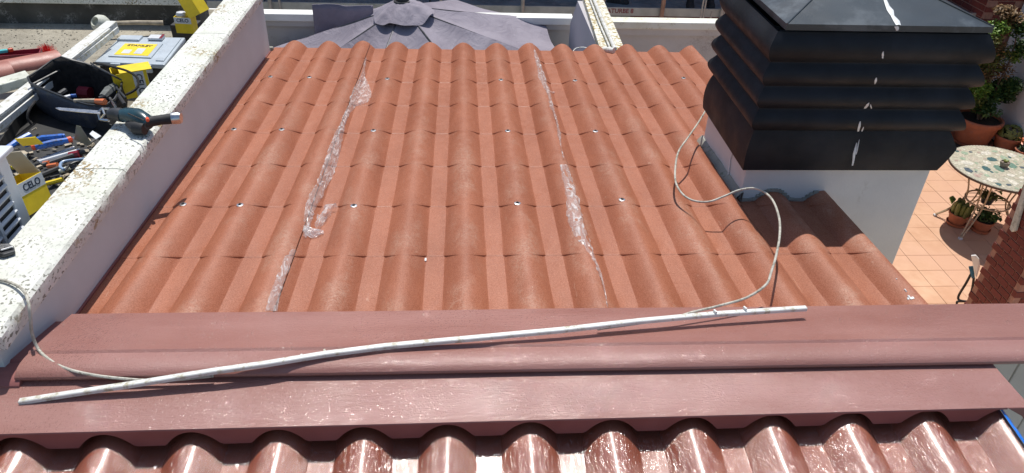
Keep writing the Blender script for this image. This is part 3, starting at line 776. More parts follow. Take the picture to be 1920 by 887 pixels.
Rz = lambda a: Matrix.Rotation(R_(a), 4, 'Z'); Rx = lambda a: Matrix.Rotation(R_(a), 4, 'X'); Ry = lambda a: Matrix.Rotation(R_(a), 4, 'Y')

# --- tool box with pale lid
LZ = -1.56
tb = thing('tool_box', 'black plastic tool box with a pale grey lid and a yellow sticker', 'tool box', (-1.82, 4.15, ZG))
q = [W(x, y, z=LZ) for x, y in ((176, 114), (308, 120), (347, 69), (226, 67))]
dn = Vector((0, 0, -1)); ctr = sum(q, Vector())/4
MB().prism([p+dn*.185 for p in [ctr+(v-ctr)*.93 for v in q]], (0, 0, .155)).obj('body', M_TRAY, tb, bevel=.008)
lid = MB().prism([p+dn*.030 for p in q], (0, 0, .026)).obj('lid', M_LID, tb, bevel=.006)
def lidpt(u, v, h=0): return q[0]*(1-u)*(1-v)+q[1]*u*(1-v)+q[2]*u*v+q[3]*(1-u)*v+Vector((0, 0, h-.004))
MB().prism([lidpt(u, v) for u, v in ((.13, .18), (.75, .18), (.75, .72), (.13, .72))], (0, 0, .007)).obj('raised_panel', M_LID, lid, bevel=.003)
MB().prism([lidpt(u, v) for u, v in ((.84, .1), (.96, .1), (.96, .95), (.80, .95))], (0, 0, .006)).obj('raised_panel', M_LID, lid, bevel=.003)
MB().prism([lidpt(u, v) for u, v in ((.02, .8), (.36, .8), (.36, .98), (.02, .98))], (0, 0, .012)).obj('raised_panel', M_LID, lid, bevel=.003)
st = MB().prism([lidpt(u, v, .0075) for u, v in ((.20, .23), (.69, .23), (.69, .66), (.20, .66))], (0, 0, .001)).obj('sticker', M_YEL, tb)
text('STANLEY', .034, frame(lidpt(.45, .58, .0095), q[1]-q[0], q[3]-q[0]), M_INK, st)
MB().prism([lidpt(u, v, .0088) for u, v in ((.46, .28), (.58, .28), (.58, .48), (.46, .48))], (0, 0, .001)).obj('printed_picture', M_LID2, st)
MB().prism([lidpt(u, v, .0088) for u, v in ((.28, .28), (.40, .28), (.40, .42), (.28, .42))], (0, 0, .001)).obj('printed_picture', M_LBL, st)
for u in (.30, .74): MB().box(q[0]*(1-u)+q[1]*u+Vector((0, -.004, -.030)), (.055, .016, .045), rz=-.1).obj('latch', M_LID, tb, bevel=.004)
pc = thing('paper_packet', 'small white packet with a red corner on the pale tool box lid', 'packet', lidpt(.62, .88, .01))
MB().prism([lidpt(u, v, .004) for u, v in ((.48, .83), (.70, .83), (.70, .98), (.48, .98))], (0, 0, .014)).obj('packet', M_LBL, pc, bevel=.002)
MB().prism([lidpt(u, v, .0185) for u, v in ((.66, .83), (.70, .83), (.70, .98), (.66, .98))], (0, 0, .001)).obj('red_print', M_DRED, pc)

# --- CELO boxes
bx1 = W(356, 60, z=-1.60)
t, T = open_box('screw_box', 'upright open yellow screw box with white bag inside, by the coping top left', W(352, 59, z=-1.62), .105, .07, .10, Rz(-6), (), group='yellow cardboard screw boxes')
m = MB().lathe([(0, 0), (.022, .003), (.030, .02), (.024, .036), (0, .042)], T @ Vector((-.018, 0, .085)), 12, sx=1.1); m.obj('bag_of_screws', M_LBL, t, True)
MB().box(T @ Vector((.025, .0, .10)), (.03, .03, .03), rz=.4, rx=.5).obj('bag_of_screws', M_YEL, t, bevel=.004)
sb = thing('support_block', 'black block under the upright yellow screw box', 'block', W(350, 62, z=-1.70)); MB().box(W(352, 60, z=-1.685), (.16, .12, .125), rz=-.1).obj('block_body', M_TRAY, sb, bevel=.006)
t, T = open_box('screw_box', 'tilted yellow screw box leaning over the upright one at the top edge', W(374, 26, z=-1.50), .10, .085, .17, Rz(-25) @ Ry(-26) @ Rx(4), (), band=False)
bo = MB(); b = MB().box((-.0515, 0, .085), (.001, .082, .05)); bo.add([T @ v for v in b.v], b.f); bo = bo.obj('label_band', M_LBL, t)
b = MB().box((-.0, -.0445, .085), (.098, .001, .165)); 
text('CELO', .042, T @ Matrix.Translation((-.0530, 0, .085)) @ Matrix.Rotation(-math.pi/2, 4, 'Z') @ Matrix.Rotation(math.pi/2, 4, 'X') @ Matrix.Rotation(math.pi/2, 4, 'Z'), M_INK, bo)
def flatbox(name, label, px, word_c, group='yellow cardboard screw boxes'): pass
# lying box between bag and coping
c0 = W(262, 152, z=-1.50)
t, T = open_box('screw_box', 'yellow screw box lying between the tool bag and the spotted coping', W(252, 176, z=-1.56), .15, .10, .13, Rz(28), ((2, 1.9, .05, M_YEL),), band=False)
b = MB().box((.03, 0, .132), (.145, .104, .004)); m = MB().add([T @ v for v in b.v], b.f); m.obj('lid_panel', M_YEL, t)
b = MB().box((.0765, 0, .065), (.002, .101, .128)); bo = MB().add([T @ v for v in b.v], b.f).obj('label_band', M_LBL, t)
b = MB().box((0.035, -.0517, .065), (.05, .002, .128)); bo = MB().add([T @ v for v in b.v], b.f).obj('label_band', M_LBL, t)
text('CELO', .042, T @ Matrix.Translation((.035, -.0532, .065)) @ Matrix.Rotation(math.pi/2, 4, 'X') @ Matrix.Rotation(-math.pi/2, 4, 'Z'), M_INK, bo)
# open box near the vent, flaps up, label facing right
BP = W(58, 392, z=-1.47)
t, T = open_box('screw_box', 'open yellow screw box with raised flaps between the white vent unit and the coping', BP, .125, .085, .115, Rz(82) @ Rx(-10) @ Ry(8), ((1, -.45, .105, M_CARD),), band=True)
b = MB().box((.06+.058, 0, .115+.100), (.04, .082, .003), ry=1.0); MB().add([T @ v for v in b.v], b.f).obj('flap', M_YEL, t)
# --- white vent unit
vu = thing('air_conditioner', 'white louvred air conditioner outdoor unit at the left edge behind the coping', 'air conditioner', (-1.5, 1.8, ZG))
vy1, vx = 2.063, -1.378
MB().box((vx-.16, vy1-.40, -1.42), (.30, .80, .66)).obj('casing', M_LID2, vu, bevel=.008)
MB().box((vx-.004, vy1-.025, -1.42), (.014, .05, .66)).obj('frame_post', M_LID2, vu, bevel=.004)
MB().box((vx-.006, vy1-.40, -1.42), (.004, .75, .62)).obj('painted_shade_plate', M_RUBBER, vu)  # black plate over the casing paints the shade behind the louvres
for i in range(20): MB().box((vx+.001, vy1-.425, -1.72+.030*i), (.010, .75, .010), ry=.5).obj('louvre', M_LID2, vu)
for i in range(5): MB().box((vx+.002, vy1-.15-.17*i, -1.42), (.012, .012, .62)).obj('louvre_rib', M_LID2, vu)
MB().box((vx-.14, vy1-.40, -1.086), (.33, .83, .016)).obj('top_cover', M_LID2, vu, bevel=.004)

# --- plank, slab, ladle, ridge tiles, red tray
def bar(pa, pb, w, h, za, zb):
    a, b = W(*pa, z=za), W(*pb, z=zb); d = (b-a).normalized(); s = Vector((-d.y, d.x, 0)).normalized()*w/2; u = Vector((0, 0, h))
    return MB().hexa([a-s, a+s, b+s, b-s][::-1], [a-s+u, a+s+u, b+s+u, b-s+u][::-1]), a, b
pk = thing('white_post', 'long weathered white post lying diagonally behind the black tool bag', 'post', W(100, 150, z=-1.6))
m, a, b = bar((-40, 262), (214, 56), .060, .055, -1.58, -1.53); m.obj('post_body', M_WHITE, pk, bevel=.004)
m, a, b = bar((-40, 250), (206, 57), .012, .012, -1.522, -1.472); m.obj('raised_ridge', M_WHITE, pk, bevel=.002)
m, a, b = bar((-20, 262), (223, 60), .008, .03, -1.56, -1.52); m.obj('raised_ridge', M_WHITE, pk)
tag(bar((-40, 182), (58, 153), .10, .045, -1.55, -1.53)[0].obj('stone_slab', M_STONE, None, bevel=.005), 'pale greenish stone slab under the salmon ridge tiles at the left edge', 'slab')
# ladle (white scoop with wooden handle)
ld = thing('ladle', 'white ball headed scoop with a wooden handle lying near the dark parapet', 'scoop', W(190, 52, z=ZG))
c = W(189, 45, z=-1.66)
hh = MB()
prof = [(.0, -.058), (.030, -.052), (.052, -.030), (.060, 0), (.052, .028), (.036, .044), (.030, .050), (.026, .044), (.03, .02), (.0, -.01)]
hh.lathe(prof, c, 20, M=(Rx(50) @ Ry(-20)).to_3x3()); hh.obj('scoop_head', M_STONE, ld, True)
a, b = c+Vector((.05, .0, .005)), W(306, 43, z=-1.68)
MB().tube([a, (a+b)/2+Vector((0, 0, .004)), b], [.013, .014, .016], 10).obj('handle', M_WOODG, ld, True)
# two salmon ridge tiles
def halftile(name, label, pa, pb, r, za, zb, group='spare ridge tiles'):
    a, b = W(*pa, z=za), W(*pb, z=zb); d = (b-a).normalized(); s = Vector((d.y, -d.x, 0)).normalized(); u = s.cross(d)
    m = MB(); n = 16; vs = []
    for i in range(9):
        p = a+(b-a)*i/8; rr = r*(1+.10*i/8)
        for k in range(n+1):
            an = math.pi*k/n; vs.append(p+s*rr*math.cos(an)+u*rr*.75*math.sin(an))
        for k in range(n, -1, -1):
            an = math.pi*k/n; vs.append(p+s*(rr-.009)*math.cos(an)+u*((rr-.012)*.75)*math.sin(an))
    q = 2*(n+1); fs = [(i*q+k, i*q+(k+1) % q, (i+1)*q+(k+1) % q, (i+1)*q+k) for i in range(8) for k in range(q)]
    fs += [tuple(range(q)), tuple(reversed(range(8*q, 9*q)))]
    o = m.add(vs, fs).obj(name, M_SALM, None, True); return tag(o, label, 'roof tile', group)
halftile('ridge_tile', 'salmon ridge tile reaching from the left edge to the top of the tool bag', (-30, 140), (112, 114), .068, -1.53, -1.55)
halftile('ridge_tile', 'shorter salmon ridge tile at the left edge overlapping the longer one', (-60, 150), (22, 136), .070, -1.51, -1.52)
halftile('ridge_tile', 'salmon ridge tile behind the other two, below the dark red tray', (-50, 122), (52, 106), .05, -1.62, -1.62)
rtray = thing('dust_tray', 'dark red plastic tray at the left edge behind the salmon ridge tiles', 'tray', W(30, 95, z=-1.68))
qd = [W(x, y, z=-1.54) for x, y in ((-40, 108), (74, 100), (78, 90), (-40, 100))]
m = MB()
m.prism([p+dn*.05 for p in qd], (0, 0, .006)); m.obj('tray_floor', M_DRED, rtray)
for i in range(4):
    a, b = qd[i], qd[(i+1) % 4]; m = MB(); o_ = (sum(qd, Vector())/4-(a+b)/2).normalized()*.006; o_.z = 0
    m.hexa([a+dn*.05, b+dn*.05, b+o_+dn*.05, a+o_+dn*.05], [a, b, b+o_, a+o_]); m.obj('tray_wall', M_DRED, rtray)
br = thing('brush', 'bright red bristle brush head beside the dark red tray', 'brush', W(88, 92, z=-1.68))
M_BRIS = simple('red_bristles', (.75, .05, .05), .5, .3, 60)
m = MB(); c = W(86, 91, z=-1.60)
for i in range(260):
    a = random.uniform(0, 6.28); r = random.uniform(0, 1); d = Vector((math.cos(a)*r, math.sin(a)*r*.6, random.uniform(.3, 1))).normalized()*random.uniform(.035, .06)
    p = c+Vector((math.cos(a)*r*.02, math.sin(a)*r*.015, -.03)); s = Vector((random.uniform(-1, 1), random.uniform(-1, 1), 0))*.0016
    m.add([p-s, p+s, p+d+s*.6, p+d-s*.6], [(0, 1, 2, 3)])
m.obj('bristles', M_BRIS, br); MB().box(c+Vector((-.01, 0, -.035)), (.06, .035, .02)).obj('brush_head', M_DRED, br, bevel=.004)
tq = thing('brush', 'turquoise handled brush with a pink tip in front of the red tray', 'brush', W(5, 102, z=-1.55))
m, a, b = bar((-30, 104), (16, 98), .022, .018, -1.54, -1.54); m.obj('handle', M_TURQ, tq, bevel=.005)
m, a, b = bar((16, 98), (26, 96), .02, .02, -1.54, -1.54); m.obj('tip', M_REDG, tq, bevel=.006)

# --- open black tool bag
bag = thing('tool_bag', 'open black cloth tool bag full of tools with a sagging navy front side', 'bag', W(130, 200, z=-1.7))
rim = [(52, 145, -1.46), (75, 130, -1.44), (98, 113, -1.42), (115, 107, -1.41), (135, 113, -1.42), (160, 119, -1.44), (190, 130, -1.45), (214, 143, -1.46), (229, 152, -1.47), (226, 168, -1.48), (215, 186, -1.49), (196, 199, -1.50), (165, 196, -1.50), (135, 188, -1.50), (105, 176, -1.49), (75, 164, -1.48), (56, 155, -1.47)]
top = [W(x, y, z=z) for x, y, z in rim]; nr_ = len(top); cen = sum(top, Vector())/nr_
def bagrow(t_):   # 0 rim .. 1 bottom
    out = []
    for i, p in enumerate(top):
        d = p-cen; d.z = 0; base = cen+d*.80; base.z = -1.70
        bul = .018*math.sin(math.pi*t_); dd = d.normalized()*bul
        e = .012*noise.noise(Vector((i*.9, t_*4, 1)))*(1 if t_ > 0 else 0)
        out.append(p*(1-t_)+base*t_+dd+Vector((e, e, 0)))
    return out
rows = [bagrow(k/7) for k in range(8)]
m = MB(); vs = [p for r in rows for p in r]; fs = []; mi = []
for j in range(7):
    for i in range(nr_):
        fs.append((j*nr_+i, j*nr_+(i+1) % nr_, (j+1)*nr_+(i+1) % nr_, (j+1)*nr_+i)); mi.append(1 if 10 <= i <= 16 and j < 5 else 0)
m.add(vs, fs); m.m = mi; o = m.obj('bag_side', [M_BAG, M_BAGB], bag, True, angle=60)
sol = o.modifiers.new('s', 'SOLIDIFY'); sol.thickness = .005; sol.offset = -1
MB().add([cen+(p-cen)*.82+Vector((0, 0, 0)) for p in rows[-1]]+[Vector((cen.x, cen.y, -1.69))], [((i+1) % nr_, i, nr_) for i in range(nr_)]).obj('bag_floor', M_BAG, bag)
MB().tube(top+[top[0]], .0055, 6, caps=False).obj('zip_edge', M_DGREY, bag, True)
for k, (pa, pb) in enumerate((((58, 152), (100, 127)), ((62, 158), (112, 132)), ((80, 146), (118, 120)))):
    MB().tube([W(*pa, z=-1.49), W(*pb, z=-1.47)], .006, 6).obj('inner_strap', M_DGREY, bag, True)
MB().tube(spline([W(x, y, z=z) for x, y, z in ((66, 190, -1.5), (55, 205, -1.5), (52, 222, -1.53), (60, 234, -1.56))]), .006, 6).obj('strap', M_BAG, bag, True)
MB().tube(spline([W(x, y, z=z) for x, y, z in ((176, 118, -1.44), (205, 124, -1.40), (238, 133, -1.40), (258, 147, -1.42), (256, 166, -1.45), (236, 178, -1.47))]), [.006]*41, 6).obj('carry_strap', M_BAG, bag, True)
MB().tube(spline([W(x, y, z=z) for x, y, z in ((170, 118, -1.43), (185, 128, -1.42), (208, 140, -1.42), (228, 150, -1.45))]), .004, 6).obj('carry_strap', M_DGREY, bag, True)
# tools inside the bag
def tool(name, label, cat, parts, group=None):
    t = thing(name, label, cat, W(*parts[0][1][0][:2], z=parts[0][1][0][2]), group)
    for pn, pts_, r, mt in parts: MB().tube([W(x, y, z=z) for x, y, z in pts_], r, 8).obj(pn, mt, t, True)
    return t
tool('hammer', 'old hammer with an orange ended grip inside the tool bag', 'hammer', [('handle', ((140, 189, -1.50), (165, 189, -1.49), (180, 189, -1.485)), [.009, .011, .012], M_WOODG), ('end_cap', ((180, 190, -1.485), (193, 191, -1.48), (197, 191, -1.478)), [.012, .016, .014], M_ORNG)])
tool('knife', 'small blue and white cutter in the tool bag', 'knife', [('body', ((121, 183, -1.51), (132, 180, -1.51)), .009, M_LBL), ('slider', ((133, 180, -1.507), (143, 179, -1.507)), .009, M_BLUEH)])
tool('phone_charger', 'dark grey block near the left inside of the tool bag', 'block', [('body', ((110, 178, -1.53), (122, 170, -1.53)), .014, M_DGREY)])
tool('work_glove', 'grey work glove at the right end inside the tool bag', 'glove', [('palm', ((193, 182, -1.50), (205, 170, -1.49), (218, 160, -1.49)), [.018, .024, .018], simple('grey_glove', (.16, .17, .16), .9, .3, 40, .5)), ('finger', ((186, 184, -1.50), (199, 180, -1.495)), .008, M_DGREY)])
tool('tape_roll', 'dark red tape roll deep inside the tool bag', 'tape roll', [('roll', ((150, 172, -1.58), (170, 174, -1.58)), .03, M_DRED)])
tool('pincers', 'steel pincers hanging out of the right end of the tool bag', 'pincers', [('grip', ((206, 184, -1.49), (216, 200, -1.47)), .006, M_STEEL), ('grip', ((218, 164, -1.46), (236, 184, -1.46)), .005, M_DGREY), ('jaw', ((222, 178, -1.47), (234, 196, -1.45)), .008, M_RUBBER)])

# --- black tray with tools
tr = thing('tool_tray', 'wide shallow black tray of tools below the tool bag', 'tray', W(100, 290, z=-1.62))
qt = [W(x, y, z=-1.55) for x, y in ((-60, 330), (120, 400), (245, 235), (50, 170))]
MB().prism([p+dn*.10 for p in qt], (0, 0, .012)).obj('tray_floor', M_TRAY, tr)
for i in range(4):
    a, b = qt[i], qt[(i+1) % 4]; o_ = (sum(qt, Vector())/4-(a+b)/2).normalized()*.008; o_.z = 0
    MB().hexa([a+dn*.10, b+dn*.10, b+o_+dn*.10, a+o_+dn*.10], [a+dn*.03, b+dn*.03, b+o_+dn*.03, a+o_+dn*.03]).obj('tray_wall', M_TRAY, tr)
zt_ = -1.55
tool('chisel', 'blue gripped chisel pointing left at the back of the tool tray', 'chisel', [('grip', ((12, 279, zt_), (35, 264, zt_), (56, 254, zt_)), [.012, .014, .016], M_BLUEH), ('collar', ((4, 284, zt_), (12, 279, zt_)), [.010, .013], M_REDG), ('blade', ((-8, 291, zt_), (4, 284, zt_)), .006, M_STEEL)], 'hand tools in the tray')
tool('chisel', 'long blue gripped tool lying behind the red tipped one in the tray', 'chisel', [('grip', ((45, 272, zt_), (80, 260, zt_+.01), (118, 256, zt_+.01)), [.013, .016, .014], M_BLUEH), ('end_cap', ((118, 256, zt_+.01), (122, 255, zt_+.01)), .012, M_BLUEH)], 'hand tools in the tray')
tool('scraper', 'broad khaki bladed scraper with a blue grip and red ends', 'scraper', [('grip', ((66, 276, zt_+.02), (100, 268, zt_+.02), (128, 263, zt_+.02)), [.014, .016, .013], M_BLUEH), ('end_cap', ((59, 277, zt_+.02), (67, 275, zt_+.02)), [.012, .015], M_REDG), ('collar', ((127, 263, zt_+.02), (134, 261, zt_+.02)), .014, M_REDG), ('shank', ((134, 261, zt_+.02), (146, 256, zt_+.03)), .006, M_STEEL)], 'hand tools in the tray')
sc = [W(x, y, z=z) for x, y, z in ((144, 236, -1.46), (152, 238, -1.46), (173, 270, -1.52), (165, 274, -1.54), (140, 262, -1.53))]
M_KHAKI = simple('khaki_blade', (.22, .21, .14), .45, .2)
scb = thing('khaki_scraper', 'khaki broad blade standing up in the tool tray', 'blade', sc[0]); MB().prism(sc, (-.003, .003, .002)).obj('blade', M_KHAKI, scb)
for i, (pa, pb, r, mt, lb) in enumerate((((70, 302), (140, 277), .008, M_STEEL, 'thin steel rod at the back of the tray beside the scraper'), ((74, 304), (150, 282), .010, M_LID2, 'flat white rule lying across the middle of the tool tray'), ((80, 310), (160, 284), .011, M_DGREY, 'dark bar lying against the white rule in the tray'), ((82, 306), (92, 304), .008, M_ORNG, 'short orange plug in the tool tray'), ((90, 312), (108, 309), .011, M_ORNG, 'orange wall plug holder below the dark bar in the tray'), ((132, 292), (150, 288), .018, M_DRED, 'dark red tape roll at the right of the tool tray'), ((8, 318), (40, 300), .008, M_WOODG, 'wooden sliver at the left of the tool tray'), ((14, 300), (48, 292), .010, M_STONE, 'pale file at the left end of the tray'), ((76, 330), (120, 312), .012, M_TRAY, 'black bar at the front of the tool tray'), ((24, 314), (34, 311), .010, M_YEL, 'small yellow plastic ring at the left of the tray'), ((85, 345), (118, 336), .010, M_YEL, 'yellow handle at the front of the tray beside the coping'), ((112, 322), (130, 314), .010, M_STONE, 'pale rope end in the front of the tool tray'), ((60, 245), (68, 240), .004, M_WOODG, 'small wooden peg on the back edge of the tray'))):
    tool(['rod', 'rule', 'bar', 'plug', 'plug_holder', 'tape_roll', 'wood_sliver', 'file', 'bar', 'ring', 'small_file', 'rope_end', 'peg'][i], lb, 'tool', [('body', ((pa[0], pa[1], zt_-.03), (pb[0], pb[1], zt_-.02)), r, mt)], 'hand tools in the tray')
t = thing('snips', 'pale blue handled snips in the tray next to the coping', 'snips', W(130, 310, z=-1.55), 'hand tools in the tray')
MB().tube(spline([W(x, y, z=-1.53) for x, y in ((160, 298), (135, 300), (117, 304), (113, 313), (120, 318))]), .006, 8).obj('grip', simple('pale_blue_grip', (.25, .36, .52), .35, .1), t, True)
MB().tube(spline([W(x, y, z=-1.55) for x, y in ((160, 300), (140, 305), (128, 312), (122, 320))]), .005, 8).obj('grip', M_DGREY, t, True)
m = MB()
for i in range(90):
    p = W(random.uniform(5, 175), random.uniform(262, 345), z=-1.63); s = random.uniform(.006, .022)
    m.box(p, (s*random.uniform(1, 3), s, s*.5), rz=random.uniform(0, 3), rx=random.uniform(-.5, .5))
o = m.obj('bits_and_fixings', M_WOODG); o['kind'] = 'stuff'
m = MB()
for i in range(60):
    p = W(random.uniform(5, 175), random.uniform(262, 345), z=-1.62); s = random.uniform(.004, .014)
    m.box(p, (s*random.uniform(1, 4), s, s*.5), rz=random.uniform(0, 3), rx=random.uniform(-.5, .5))
o = m.obj('bits_and_fixings', M_TRAY); o['kind'] = 'stuff'
tag(MB().prism([W(x, y, z=z) for x, y, z in ((168, 252, -1.46), (180, 262, -1.46), (190, 256, -1.46), (174, 246, -1.46))], (0, 0, .003)).obj('paper_scrap', M_LBL, None), 'white paper scrap between the scraper and the coping', 'paper')

# --- reciprocating saw on the coping
sw = thing('reciprocating_saw', 'teal and black reciprocating saw lying across the spotted coping', 'saw', W(245, 240, z=-1.262))
def along(pts_): return [W(x, y, z=z) for x, y, z in pts_]
m = MB(); bl = [W(x, y, z=-1.225) for x, y in ((104, 203), (110, 202), (188, 208), (188, 214), (150, 211), (112, 207))]
m.prism(bl, (0, 0, .0015)); m.obj('blade', M_STEEL, sw)
m = MB(); m.tube(along([(184, 210, -1.225), (192, 203, -1.215), (206, 205, -1.21)]), [.004, .005, .006], 6); m.tube(along([(184, 212, -1.225), (188, 224, -1.245), (204, 226, -1.24)]), [.004, .006, .006], 6)
m.tube(along([(192, 203, -1.215), (196, 214, -1.22), (188, 224, -1.245)]), .004, 6); m.obj('shoe', M_STEEL, sw, True)
MB().tube(along([(203, 214, -1.225), (212, 214, -1.225), (224, 215, -1.225), (232, 218, -1.225)]), [.016, .023, .026, .024], 14).obj('gear_collar', M_DGREY, sw, True)
MB().tube(along([(222, 216, -1.228), (240, 216, -1.22), (258, 220, -1.218), (272, 228, -1.222), (280, 234, -1.228)]), [.021, .029, .034, .031, .021], 16).obj('motor_casing', M_TEAL, sw, True)
MB().tube(along([(240, 232, -1.236), (256, 240, -1.238), (272, 242, -1.238)]), [.012, .026, .022], 12).obj('battery_base', M_RUBBER, sw, True)
for i in range(5): MB().box(W(243+6*i, 214+2.6*i, z=-1.182), (.003, .020, .004), rz=.9).obj('vent_slot', M_RUBBER, sw)
MB().tube(along([(272, 230, -1.222), (300, 225, -1.222), (326, 222, -1.220)]), [.020, .018, .020], 14).obj('handle', M_RUBBER, sw, True)
MB().tube(along([(322, 222, -1.22), (335, 221, -1.22), (340, 221, -1.22)]), [.022, .023, .019], 14).obj('end_band', M_STEEL, sw, True)
MB().tube(along([(276, 222, -1.198), (277, 226, -1.196)]), .006, 8).obj('badge', M_REDG, sw, True)
# metal clamp on the coping
cl = thing('clamp', 'small grey metal clamp at the left edge of the near coping', 'clamp', W(12, 472, z=-1.262))
MB().prism([W(x, y, z=-1.262) for x, y in ((-12, 462), (14, 462), (28, 467), (30, 477), (8, 484), (-14, 480))], (0, 0, .012)).obj('jaw', M_DGREY, cl, bevel=.003)
MB().prism([W(x, y, z=-1.248) for x, y in ((-8, 462), (18, 459), (26, 465), (2, 472))], (0, 0, .006)).obj('plate', M_STEEL, cl, bevel=.002)

# ================================================================ beyond the roof: cross wall, divider, umbrella, scaffold
ya, yb2 = W(700, 29, z=-2.0).y, W(700, 20, z=-2.0).y
cw = thing('cross_wall', 'grey garden wall with bright white coping behind the big umbrella', 'wall', (0, ya, -4.2))
MB().box((-2.6, (ya+yb2)/2+.05, -3.13), (7.1, yb2-ya-.02, 2.16)).obj('wall_body', M_CROSS, cw)
M_CW = simple('clean_white_coping', (.80, .80, .76), .8, .05, 8, .3, 100)
MB().box((-2.6, (ya+yb2)/2, -2.03), (7.1, yb2-ya, .06)).obj('coping_slab', M_CW, cw, bevel=.005)
MB().box((-2.6, ya+.035, -2.085), (7.1, .02, .05)).obj('drip_course', M_CROSS, cw)
M_CY = m_plaster('mossy_white_coping', (.66, .65, .52), (.78, .78, .70), (.42, .36, .18), 6, .5)
ya3, yb3 = W(1250, 42.5, z=-2.0).y, W(1250, 33, z=-2.0).y
cw2 = thing('cross_wall', 'brown stained render wall with yellowed coping left of the chimney', 'wall', (2.4, ya3, -4.2))
MB().box((2.0, (ya3+yb3)/2+.05, -3.13), (1.75, yb3-ya3-.02, 2.16)).obj('wall_body', M_CROSS, cw2)
MB().box((2.0, (ya3+yb3)/2, -2.03), (1.78, yb3-ya3, .06)).obj('coping_slab', M_CY, cw2, bevel=.005)
MB().box((2.0, ya3+.035, -2.09), (1.75, .02, .06)).obj('drip_course', M_CROSS, cw2)
def m_moss():
    n = N('ochre_lichened_coping'); c = n.mix(n.ramp(n.noise(40, 5, .65), .46, .6), (.74, .73, .64), (.36, .27, .09))
    c = n.mix(n.ramp(n.noise(90, 4, .6), .6, .68), c, (.12, .11, .05)); return n.set(col=c, rough=.9, nrm=n.bump(n.noise(120, 5, .6), .4, .005))
M_MOSS = m_moss()
dv = thing('divider_wall', 'narrow lavender grey dividing wall with ochre lichen coping and white pipes', 'wall', (1, 5.2, -4.2))
def dbox(xa0, xb0, xa1, xb1, y0, y1, z0, z1): return MB().hexa([(xa0, y0, z0), (xb0, y0, z0), (xb1, y1, z0), (xa1, y1, z0)], [(xa0, y0, z1), (xb0, y0, z1), (xb1, y1, z1), (xa1, y1, z1)])
M_LAV = m_plaster('lavender_grey_render', (.46, .44, .46), (.52, .50, .52))
pz = [(4.62, -4.2), (6.09, -4.2), (6.09, -2.0), (5.80, -1.725), (4.62, -1.725)]
MB().hexa([(.905, y, z) for y, z in pz], [(1.045+.03*(y > 5), y, z) for y, z in pz]).obj('wall_body', M_LAV, dv)
dbox(.893, 1.055, .945, 1.092, 4.60, 5.84, -1.724, -1.68).obj('coping_slab', M_MOSS, dv)
q0, q1, q2, q3 = (W(x, y, z=-1.69) for x, y in ((1120, 96), (1186, 96), (1183, 85), (1122, 86)))
MB().prism([q0+dn*.04, q1+dn*.04, q2+dn*.04, q3+dn*.04], (0, 0, .035)).obj('end_slab', M_MOSS, dv, bevel=.004)
for dx, r in ((0, .013), (-.03, .006)):
    MB().tube([W(1153, 92, z=-1.663)+Vector((dx, 0, 0)), W(1130, 40, z=-1.663)+Vector((dx, 0, 0)), W(1106, -20, z=-1.663)+Vector((dx, 0, 0))], r, 10).obj('pipe', M_WHITE, dv, True)
pe = W(1142, 95, z=-1.66)
m = MB(); m.lathe([(.012, .035), (.020, .035), (.022, 0), (.022, -.04), (.0, -.04)], pe, 14, M=(Rz(50) @ Rx(80)).to_3x3()); m.lathe([(.0, .030), (.0125, .034)], pe, 14, M=(Rz(50) @ Rx(80)).to_3x3(), mi=1)
m.obj('pipe_end', [M_WHITE, M_RUBBER], dv, True)
tag(MB().tube(spline([W(x, y, z=-1.75) for x, y in ((1073, 102), (1078, 92), (1092, 89), (1106, 92))]), .004, 6).obj('thin_wire', M_WHITE, None, True), 'thin white wire loop beside the dividing wall at the far eave', 'wire')
pt2 = MB().box((-2.5, 7.2, -4.215), (8.8, 6.0, .02)); struct(pt2.obj('rear_yard', simple('yard_paving', (.30, .27, .23), .85, .2, 3)))

# umbrella
M_UMB = N('grey_umbrella_cloth'); n = M_UMB
c = n.mix(n.ramp(n.noise(3, 4), .3, .7), (.20, .175, .215), (.285, .255, .30))
M_UMB = n.set(col=c, rough=.75, sheen=.15, nrm=n.bump(n.noise(1, 4, .6, vec=n.map(scale=(5, 5, 5)), dist=1.5), .35, .05))
ax, ay, az = W(755, 8, z=-1.75).x, W(755, 8, z=-1.75).y, -1.75
um = thing('garden_umbrella', 'large open grey garden umbrella with a wavy vent flap just past the far eave', 'umbrella', (ax, ay, -4.2))
UA = [R_(29.64+45*k) for k in range(8)]
AP = Vector((ax, ay, az)); TM = Matrix.Rotation(R_(3.81), 3, 'X') @ Matrix.Rotation(R_(-4.67), 3, 'Y')
def TLT(p): return AP + TM @ (p-AP)
def umpt(r, ang, R0=1.31, drop=.45, flap=False):
    # rim radius at each angle follows the chord between ribs
    k = math.floor((ang-UA[0])/(math.pi/4)); t = (ang-UA[0])/(math.pi/4)-k
    ch_ = math.cos(math.pi/8)/math.cos((t-.5)*math.pi/4)*(1-.03*math.sin(math.pi*t))
    sag = math.sin(math.pi*t)
    rr = R0*r*ch_
    z = az-drop*(r**.95)-.045*sag*math.sin(math.pi*min(r, 1))*1.0-.02*sag*r + .010*noise.noise(Vector((ang*5, r*5, 3)))*r
    return TLT(Vector((ax+rr*math.cos(ang), ay+rr*math.sin(ang), z)))
for k in range(8):
    m = MB(); m.grid(lambda u, v: umpt(.03+.97*v, UA[k]+(math.pi/4)*min(u, .99999)), 14, 20)
    m.grid(lambda u, v: umpt(1, UA[k]+(math.pi/4)*min(u, .99999))-Vector((0, 0, .10*v)), 14, 2)
    m.obj('canopy_panel', M_UMB, um, True, angle=50)
    MB().tube([umpt(.03, UA[k])-Vector((0, 0, .012)), umpt(.5, UA[k])-Vector((0, 0, .012)), umpt(1, UA[k])-Vector((0, 0, .012))], .009, 6).obj('rib', M_DGREY, um, True)
m = MB()
